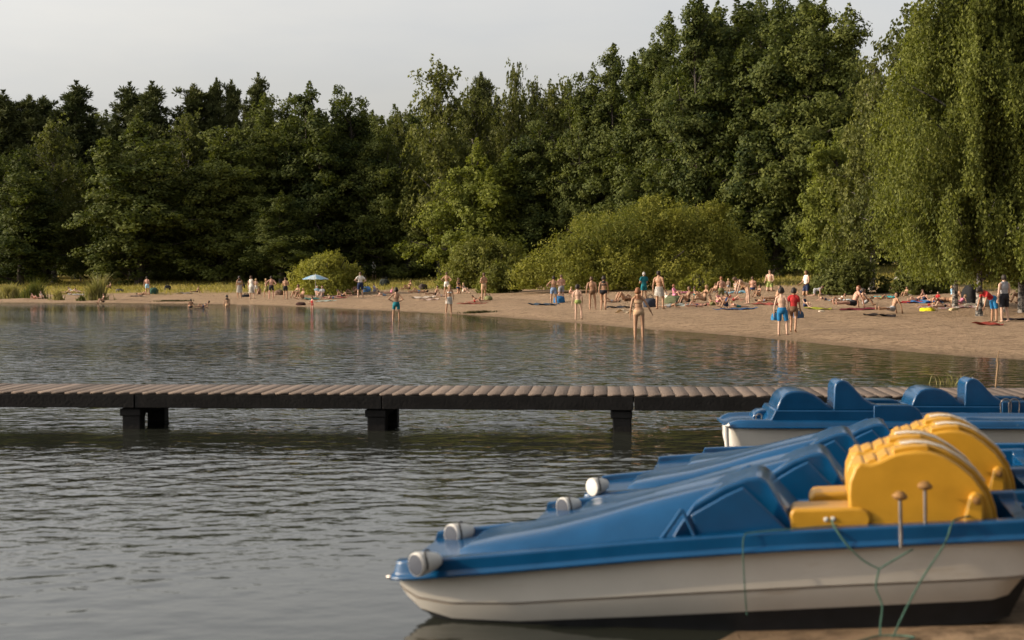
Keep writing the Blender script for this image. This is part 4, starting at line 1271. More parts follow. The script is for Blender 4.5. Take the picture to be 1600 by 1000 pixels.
# poses: torso direction, thighs, shins, upper arms, forearms; (outward, y, z), the body faces -y
POSES = {
 'stand':   dict(t=(0, .03, 1), th=S((.07, -.03, -1), (.10, .03, -1)), sh=S((.0, .08, -1), (.03, .04, -1)), ua=S((.20, .06, -1), (.24, .0, -1)), fa=S((.05, -.22, -1), (.05, -.30, -1))),
 'weight':  dict(t=(.05, .02, 1), th=S((.03, .0, -1), (.17, -.15, -1)), sh=S((.02, .05, -1), (.06, .14, -1)), ua=S((.22, .1, -1), (.18, -.05, -1)), fa=S((.10, -.15, -1), (.0, -.5, -.8))),
 'hips':    dict(t=(0, .02, 1), th=S((.12, .0, -1)), sh=S((.05, .05, -1)), ua=S((.72, .28, -.75), (.70, .25, -.8)), fa=S((-.72, -.35, -.42))),
 'folded':  dict(t=(0, .0, 1), th=S((.08, -.02, -1)), sh=S((.04, .06, -1)), ua=S((.22, -.18, -1)), fa=S((-.75, -.68, .18), (-.75, -.75, .05))),
 'walk':    dict(t=(0, -.06, 1), th=S((.04, -.34, -1), (.05, .24, -1)), sh=S((.02, .12, -1), (.02, .50, -1)), ua=S((.16, .34, -1), (.16, -.28, -1)), fa=S((.02, .10, -1), (.02, -.5, -.9))),
 'reach':   dict(t=(.05, .02, 1), th=S((.05, .0, -1), (.09, -.02, -1)), sh=S((.0, .05, -1), (.02, .05, -1)), ua=S((.22, .05, -1), (.52, -.12, -.85)), fa=S((.10, -.2, -1), (.45, -.25, -.85))),
 'bend':    dict(t=(0, -.85, .5), th=S((.08, .12, -1)), sh=S((.04, -.02, -1)), ua=S((.10, -.35, -1)), fa=S((.0, -.25, -1))),
 'sit':     dict(t=(0, .12, 1), th=S((.18, -.78, .58), (.14, -.70, .66)), sh=S((-.02, -.42, -.90), (.0, -.5, -.86)), ua=S((.12, -.55, -.75)), fa=S((-.35, -.85, .15))),
 'sitlong': dict(t=(0, .38, .92), th=S((.10, -1, .10), (.12, -1, .12)), sh=S((.03, -1, -.10)), ua=S((.22, .45, -.90)), fa=S((.06, .25, -1))),
 'sitone':  dict(t=(0, .30, .95), th=S((.10, -1, .10), (.16, -.75, .64)), sh=S((.04, -1, -.10), (.0, -.45, -.9)), ua=S((.25, .45, -.85), (.15, -.6, -.5)), fa=S((.05, .2, -1), (-.15, -.8, .1))),
 'recline': dict(t=(0, .80, .55), th=S((.10, -1, .05), (.14, -.8, .6)), sh=S((.03, -1, -.04), (.02, -.5, -.85)), ua=S((.25, .15, -1)), fa=S((-.05, -.95, -.12))),
 'lieback': dict(t=(0, 1, .03), th=S((.10, -1, .03), (.14, -.72, .66)), sh=S((.05, -1, -.05), (.02, -.5, -.85)), ua=S((.75, -.5, -.05)), fa=S((.1, -1, -.03))),
 'knees':   dict(t=(0, 1, .04), th=S((.10, -.6, .8), (.12, -.68, .74)), sh=S((.02, -.45, -.9)), ua=S((.9, .3, -.02)), fa=S((-.1, 1, .0))),
 'prone':   dict(t=(0, -.90, .36), th=S((.10, 1, -.02)), sh=S((.03, 1, .0)), ua=S((.3, -.45, -.85)), fa=S((-.25, -1, -.05)), toe=(0, .8, -.5)),
 'kneel':   dict(t=(0, -.04, 1), th=S((.14, -.22, -1)), sh=S((.0, 1, -.06)), ua=S((.22, -.20, -1)), fa=S((-.1, -.85, -.35)), toe=(0, 1, -.15)),
 'fours':   dict(t=(0, -1, .22), th=S((.12, .05, -1)), sh=S((.0, 1, -.05)), ua=S((.12, .0, -1)), fa=S((.0, .0, -1)), toe=(0, 1, -.2)),
 'squat':   dict(t=(0, -.32, .95), th=S((.30, -.85, .22)), sh=S((-.05, .28, -1)), ua=S((.05, -.65, -.75)), fa=S((-.1, -.75, -.6))),
}

def ellip_mesh(c, ax, rads, n=14, m=9):
    """closed ellipsoid; ax rows are unit axes, rads along them"""
    vs = [c + ax[2] * rads[2]]
    for i in range(1, m):
        ph = PI * i / m
        for k in range(n):
            a = 2 * PI * k / n
            vs.append(c + ax[0] * rads[0] * math.sin(ph) * math.cos(a) + ax[1] * rads[1] * math.sin(ph) * math.sin(a) + ax[2] * rads[2] * math.cos(ph))
    vs.append(c - ax[2] * rads[2])
    fs = [(0, 1 + k, 1 + (k + 1) % n) for k in range(n)]
    for i in range(m - 2):
        for k in range(n):
            a, b = 1 + i * n + k, 1 + i * n + (k + 1) % n
            fs.append((a, a + n, b + n, b))
    e = len(vs) - 1; o = 1 + (m - 2) * n
    fs += [(e, o + (k + 1) % n, o + k) for k in range(n)]
    return vs, fs

def limb_mesh(p0, p1, r0, r1, hint=None, flat=1.0, n=12, mid=None):
    d = nrm(p1 - p0)
    h = hint if hint is not None else (V3(1, 0, 0) if abs(d[0]) < .8 else V3(0, 0, 1))
    u = nrm(h - d * (h @ d)); v = np.cross(d, u)
    L = np.linalg.norm(p1 - p0)
    prof = [(-r0 * .95, .25), (-r0 * .6, .72), (0, 1.0)]
    ring = [(t_, r0 * k_) for t_, k_ in prof]
    if mid: ring.append((L * .38, mid))
    ring += [(L, r1), (L + r1 * .6, r1 * .72), (L + r1 * .95, r1 * .25)]
    vs, fs = [], []
    for t_, r_ in ring:
        for k in range(n):
            a = 2 * PI * k / n
            vs.append(p0 + d * t_ + u * r_ * math.cos(a) + v * r_ * flat * math.sin(a))
    for i in range(len(ring) - 1):
        for k in range(n):
            a, b = i * n + k, i * n + (k + 1) % n
            fs.append((a, b, b + n, a + n))
    fs.append(tuple(reversed(range(n)))); fs.append(tuple(range((len(ring) - 1) * n, len(ring) * n)))
    return vs, fs

_bodies = {}
def body(pose, sex):
    key = (pose, sex)
    if key in _bodies: return _bodies[key]
    P = POSES[pose]
    child = sex == 'c'
    fem = sex == 'f'
    X = V3(1, 0, 0)
    t = nrm(V3(*P['t']))
    up = V3(0, 0, 1)
    fwd = nrm(np.cross(X, t))
    side = np.cross(t, fwd)                      # about +x
    k_l = .92 if child else 1.0                   # a child's legs are shorter for its trunk
    pel = V3(0, 0, 0)
    tor = .47
    chest = pel + t * .30 + fwd * .0
    nb = pel + t * tor - fwd * .015
    nd = nrm(t * .75 + up * .45 + fwd * .10) if abs(t[2]) > .3 else nrm(t + fwd * .12 + up * .1)
    if pose == 'bend': nd = nrm(t + V3(0, 0, -.25))
    if pose in ('fours', 'prone'): nd = nrm(t * .8 + up * .7)
    hr = 1.17 if child else 1.0
    head = nb + nd * (.175 + .02 * (hr - 1))
    # the face looks forward
    hf = fwd - nd * (fwd @ nd)
    hf = nrm(hf); hs = np.cross(nd, hf); hs = hs if hs @ X > 0 else -hs
    parts, bones = [], []
    def add(m, lab=None): parts.append(m)
    def bone(lab, a, b, r0, r1): bones.append((lab, a, b, r0, r1))
    AX = np.array([side, fwd, t])
    if fem:
        add(ellip_mesh(pel + t * .02, AX, (.172, .125, .135))); add(ellip_mesh(pel - t * .02 - fwd * .055, AX, (.15, .09, .10)))
        add(ellip_mesh(pel + t * .17, AX, (.128, .092, .16))); add(ellip_mesh(pel + t * .33, AX, (.150, .098, .155)))
        for s in (-1, 1): add(ellip_mesh(pel + t * .325 + fwd * .075 + side * s * .07, AX, (.058, .055, .058)))
        sw = .168
    else:
        w_ = .88 if child else 1
        add(ellip_mesh(pel + t * .02, AX, (.155 * w_, .115 * w_, .13))); add(ellip_mesh(pel - t * .02 - fwd * .05, AX, (.13 * w_, .08, .10)))
        add(ellip_mesh(pel + t * .17, AX, (.138 * w_, .098 * w_, .16))); add(ellip_mesh(pel + t * .32, AX, (.172 * w_, .112 * w_, .165)))
        sw = .19 * w_
    bone('pelvis', pel - t * .05, pel + t * .07, .15, .14); bone('belly', pel + t * .10, pel + t * .20, .13, .13)
    bone('chest', pel + t * .26, pel + t * .40, .15, .14)
    add(limb_mesh(nb - t * .05, nb + nd * .09, .066, .052)); bone('neck', nb, nb + nd * .08, .06, .05)
    # trapezius
    for s in (-1, 1):
        add(limb_mesh(nb + nd * .02, nb + side * s * (sw - .03) - t * .035, .05, .052, flat=.85))
    HA = np.array([hs, hf, nd])
    add(ellip_mesh(head + nd * .012 * hr, HA, (.076 * hr, .096 * hr, .108 * hr), 18, 12))
    add(ellip_mesh(head - nd * .055 * hr + hf * .028 * hr, HA, (.056 * hr, .064 * hr, .062 * hr)))
    add(limb_mesh(head + nd * .005 + hf * .088 * hr, head - nd * .028 * hr + hf * .108 * hr, .012, .017, n=8))
    for s in (-1, 1): add(ellip_mesh(head - nd * .012 + hs * s * .078 * hr - hf * .006, HA, (.012, .022, .032), 10, 7))
    bone('head', head - nd * .05, head + nd * .02, .09, .1)
    marks = dict(head=head, nd=nd, hf=hf, hs=hs, hr=hr, t=t, fwd=fwd, side=side, pel=pel)
    # limbs
    low = []
    for s, i in ((1, 0), (-1, 1)):
        hip = pel + side * s * (.088 if not fem else .092) - t * .045
        th = nrm(V3(P['th'][i][0] * s, P['th'][i][1], P['th'][i][2])); sh = nrm(V3(P['sh'][i][0] * s, P['sh'][i][1], P['sh'][i][2]))
        kn = hip + th * .42 * k_l; an = kn + sh * .41 * k_l
        fr = (.092, .06) if fem else ((.074, .05) if child else (.086, .058))
        add(limb_mesh(hip, kn, fr[0], fr[1] - .004)); bone('thigh', hip, kn, fr[0], fr[1])
        calf = kn + sh * .13 - np.cross(sh, X) * (-.012)
        add(limb_mesh(kn, an, fr[1] - .006, .037, mid=fr[1] - .002)); bone('shin', kn, an, .055, .037)
        toe = nrm(V3(*P['toe'])) if 'toe' in P else nrm(V3(.12 * s, sh[2], -sh[1]))
        ball = an + toe * .12 + sh * .045
        add(limb_mesh(an + sh * .03 - toe * .035, ball, .036, .034, flat=.9)); add(limb_mesh(ball - V3(.008 * s, 0, 0), ball + toe * .055 - V3(.008 * s, 0, 0), .036, .026, hint=X, flat=.45))
        bone('foot', an + sh * .05, ball + toe * .05, .04, .03)
        shd = nb + side * s * sw - t * .055
        ua = nrm(V3(P['ua'][i][0] * s, P['ua'][i][1], P['ua'][i][2])); fa = nrm(V3(P['fa'][i][0] * s, P['fa'][i][1], P['fa'][i][2]))
        el = shd + ua * .285; wr_ = el + fa * .245
        ar = (.052, .038) if not fem else (.046, .034)
        if child: ar = (.042, .032)
        add(limb_mesh(shd, el, ar[0], ar[1])); bone('uarm', shd, el, ar[0], ar[1])
        add(limb_mesh(el, wr_, ar[1], .026, mid=ar[1] + .001)); bone('farm', el, wr_, ar[1], .026)
        # hand: palm, four fingers of different length with a bend, thumb from the side
        hd = nrm(fa + V3(0, -.05, -.10))
        inward = -side * s
        pn = inward - hd * (inward @ hd)
        if np.linalg.norm(pn) < .2: pn = fwd - hd * (fwd @ hd)
        pn = nrm(pn); lat = np.cross(hd, pn)
        if lat @ fwd < 0: lat = -lat              # towards the thumb side
        pc = wr_ + hd * .055
        add(ellip_mesh(pc, np.array([lat, pn, hd]), (.043, .019, .055), 12, 8)); bone('hand', wr_, wr_ + hd * .15, .03, .03)
        for q, fl in zip((.033, .011, -.011, -.032), (.068, .077, .072, .056)):
            r0 = pc + hd * .036 + lat * q * .95
            fd = nrm(hd + lat * q * 5.5 + pn * .22)
            m_ = r0 + fd * fl * .55
            e_ = m_ + nrm(fd + pn * .55) * fl * .5
            add(limb_mesh(r0, m_, .0098, .0092, n=7)); add(limb_mesh(m_, e_, .0090, .0078, n=7))
        tb = pc - hd * .022 + lat * .034
        t1 = tb + nrm(hd * .6 + lat * .75 + pn * .2) * .042
        add(limb_mesh(tb, t1, .0135, .0115, n=7)); add(limb_mesh(t1, t1 + nrm(hd * .9 + lat * .3 + pn * .3) * .03, .0108, .0088, n=7))
    vs, fs = [], []
    for v_, f_ in parts:
        o = len(vs); vs += [tuple(x) for x in v_]; fs += [tuple(i + o for i in f) for f in f_]
    me0 = bpy.data.meshes.new('tmp'); me0.from_pydata(vs, [], fs); me0.update()
    ob = bpy.data.objects.new('tmp', me0); COL.objects.link(ob)
    rm = ob.modifiers.new('r', 'REMESH'); rm.mode = 'VOXEL'; rm.voxel_size = .0105; rm.use_smooth_shade = True
    smd = ob.modifiers.new('s', 'SMOOTH'); smd.factor = .5; smd.iterations = 4
    dg = bpy.context.evaluated_depsgraph_get()
    me = bpy.data.meshes.new_from_object(ob.evaluated_get(dg))
    bpy.data.objects.remove(ob); bpy.data.meshes.remove(me0)
    me.name = 'person'
    n = len(me.vertices)
    co = np.empty(n * 3, np.float32); me.vertices.foreach_get('co', co); co = co.reshape(-1, 3).astype(float)
    zmin = np.percentile(co[:, 2], .05)
    # nearest bone
    best = np.full(n, 1e9); lab = np.zeros(n, int); tt = np.zeros(n)
    names = [b[0] for b in bones]
    for bi, (lb, a_, b_, r0, r1) in enumerate(bones):
        ab = b_ - a_; q = np.clip(((co - a_) @ ab) / (ab @ ab), 0, 1)
        dist = np.linalg.norm(co - a_ - q[:, None] * ab, axis=1) - (r0 + (r1 - r0) * q)
        m_ = dist < best
        best[m_] = dist[m_]; lab[m_] = bi; tt[m_] = q[m_]
    labn = np.array(names)[lab]
    # eyes and mouth
    fc = np.empty(len(me.polygons) * 3, np.float32); me.polygons.foreach_get('center', fc); fc = fc.reshape(-1, 3)
    mi = np.zeros(len(fc), np.int32)
    for s in (-1, 1):
        mi[np.linalg.norm(fc - (head + nd * .006 * hr + hf * .092 * hr + hs * s * .031 * hr), axis=1) < .0145 * hr] = 1
    mq = fc - (head - nd * .063 * hr + hf * .092 * hr)
    mi[(np.abs(mq @ hs) < .024 * hr) & (np.abs(mq @ nd) < .008 * hr) & (mq @ hf > -.03)] = 2
    me.polygons.foreach_set('material_index', mi)
    co[:, 2] -= zmin
    me.vertices.foreach_set('co', co.astype(np.float32).ravel())
    me.update()
    for k in ('head', 'pel'): marks[k] = marks[k] - V3(0, 0, zmin)
    for mm in (SKIN['tan'], M_EYE, M_LIP): me.materials.append(mm)
    marks.update(co=co, lab=labn, tt=tt, height=float(co[:, 2].max()), me=me)
    marks['no'] = np.array([v.normal[:] for v in me.vertices])
    marks['faces'] = [tuple(p.vertices) for p in me.polygons]
    _bodies[key] = marks
    return marks

_garm = {}
def garment(pose, sex, kind):
    key = (pose, sex, kind)
    if key in _garm: return _garm[key]
    Bd = body(pose, sex)
    co, lab, tt, no = Bd['co'], Bd['lab'], Bd['tt'], Bd['no']
    h = co - Bd['head']; t = Bd['t']
    tz = (co - Bd['pel']) @ t
    off = .012
    if kind == 'shorts': sel = ((lab == 'pelvis') & (tz < .085)) | ((lab == 'thigh') & (tt < .60)); off = .020
    elif kind == 'long_shorts': sel = ((lab == 'pelvis') & (tz < .085)) | ((lab == 'thigh') & (tt < .86)); off = .026
    elif kind == 'trunks': sel = ((lab == 'pelvis') & (tz < .06)) | ((lab == 'thigh') & (tt < .16)); off = .009
    elif kind == 'bikini_top': sel = (lab == 'chest') & (tz > .275) & (tz < .355); off = .007
    elif kind == 'swimsuit': sel = ((lab == 'pelvis') | (lab == 'belly') | ((lab == 'chest') & (tz < .385))) | ((lab == 'thigh') & (tt < .10)); off = .007
    elif kind == 'shirt': sel = ((lab == 'pelvis') & (tz > .0)) | (lab == 'belly') | (lab == 'chest') | ((lab == 'uarm') & (tt < .58)) | ((lab == 'neck') & (tt < .15)); off = .019
    elif kind == 'tank': sel = ((lab == 'pelvis') & (tz > .02)) | (lab == 'belly') | ((lab == 'chest')) ; off = .014
    elif kind == 'dress': sel = (lab == 'pelvis') | (lab == 'belly') | (lab == 'chest') | ((lab == 'thigh') & (tt < .7)); off = .026
    elif kind in ('hair', 'long_hair'):
        hr = Bd['hr']
        a = h @ Bd['nd']; f = h @ Bd['hf']
        sel = (lab == 'head') & ((a > .062 * hr) | ((f < .022 * hr) & (a > -.062 * hr)) | ((f < .045 * hr) & (a > .02)))
        if kind == 'long_hair': sel |= (((lab == 'neck') | (lab == 'chest')) & (f < -.01) & (a > -.26) & (np.abs(h @ Bd['hs']) < .10))
        off = .015 if kind == 'hair' else .024
    bm = bmesh.new()
    mp = {}
    for f in Bd['faces']:
        if all(sel[i] for i in f):
            for i in f:
                if i not in mp: mp[i] = bm.verts.new(co[i] + no[i] * off)
            try: bm.faces.new([mp[i] for i in f])
            except ValueError: pass
    if kind in ('shorts', 'long_shorts', 'trunks', 'shirt', 'dress', 'tank'):
        for _ in range(6 if kind != 'trunks' else 2):
            bmesh.ops.smooth_vert(bm, verts=[v for v in bm.verts if not v.is_boundary], factor=.5, use_axis_x=True, use_axis_y=True, use_axis_z=True)
    inv = {v: i for i, v in mp.items()}
    be = [e for e in bm.edges if e.is_boundary]
    inner = {}
    for e in be:
        for v in e.verts:
            if v not in inner: inner[v] = bm.verts.new(co[inv[v]] - no[inv[v]] * .004)
    for e in be:
        a, b = e.verts
        bm.faces.new((a, b, inner[b], inner[a]))
    me = bm_mesh(kind, bm, True, 60)
    _garm[key] = me
    return me

_wr = {}
def wrap_towel(pose, sex, low):
    """a towel or skirt round the hips of a standing figure"""
    key = (pose, sex, low)
    if key in _wr: return _wr[key]
    Bd = body(pose, sex)
    g = np.random.default_rng(int(low * 100) + len(pose))
    pz = Bd['pel'][2] + .06
    bm = bmesh.new()
    rows = []
    n = 34; m = 9
    legs = Bd['co'][(Bd['lab'] == 'thigh')]
    cx, cy = legs[:, 0].mean() * .5, legs[:, 1].mean() * .5
    ph = g.uniform(0, 6, 4)
    for i in range(m + 1):
        f = i / m
        z = pz - (pz - low) * f
        row = []
        for k in range(n):
            a = 2 * PI * k / n
            w_ = 1 + f * .05 * (math.sin(3 * a + ph[0]) + .7 * math.sin(7 * a + ph[1] + f))
            rx, ry = (.172 + .055 * f) * w_, (.130 + .065 * f) * w_
            row.append(bm.verts.new((cx * f + rx * math.cos(a), cy * f + ry * math.sin(a) + .015, z + f * .02 * math.sin(2 * a + ph[2]))))
        rows.append(row)
    for a_, b_ in zip(rows, rows[1:]):
        for k in range(n): bm.faces.new((a_[k], a_[(k + 1) % n], b_[(k + 1) % n], b_[k]))
    geo = bmesh.ops.solidify(bm, geom=list(bm.faces), thickness=.012)
    me = bm_mesh('skirt', bm, True, 60)
    _wr[key] = me
    return me

GP = 'people at the lakeside'
GARNAME = {'tank': 'tank_top', 'hair': 'hair', 'long_hair': 'hair', 'trunks': 'swim_trunks', 'long_shorts': 'shorts'}
def person(px, py, hpx, pose, yaw, sex, skin, hair, wear, label, water=False, sink=0.0, dz=0.0, hairkind=None):
    """px, py: where it stands in the view; hpx: how tall it shows; yaw 0 faces the lake side, 180 away, 90 right"""
    Bd = body(pose, sex)
    p = at(px, py, water)
    s = hpx * p.y / FPX / (Bd['height'] - sink)
    s = min(max(s, .58), 1.16)
    me = Bd['me']
    o = bpy.data.objects.new('person', me); COL.objects.link(o)
    o.location = p + Vector((0, 0, (-.012 if not water else 0) - sink * s + dz))
    o.rotation_euler = (0, 0, R(yaw))
    o.scale = (s, s, s)
    o.material_slots[0].link = 'OBJECT'
    o.material_slots[0].material = SKIN[skin]
    tag(o, label, 'person', GP)
    hk = hairkind or ('long_hair' if sex == 'f' else 'hair')
    items = [(hk, HAIR[hair])] + [(k, cloth(c)) for k, c in wear]
    for k, mt in items:
        gm = wrap_towel(pose, sex, .46 if k == 'skirt' else .60) if k in ('skirt', 'short_skirt') else garment(pose, sex, k)
        if not len(gm.materials): gm.materials.append(mt)
        c = bpy.data.objects.new('skirt' if 'skirt' in k else GARNAME.get(k, k), gm); COL.objects.link(c)
        c.material_slots[0].link = 'OBJECT'; c.material_slots[0].material = mt
        c.parent = o
    return o

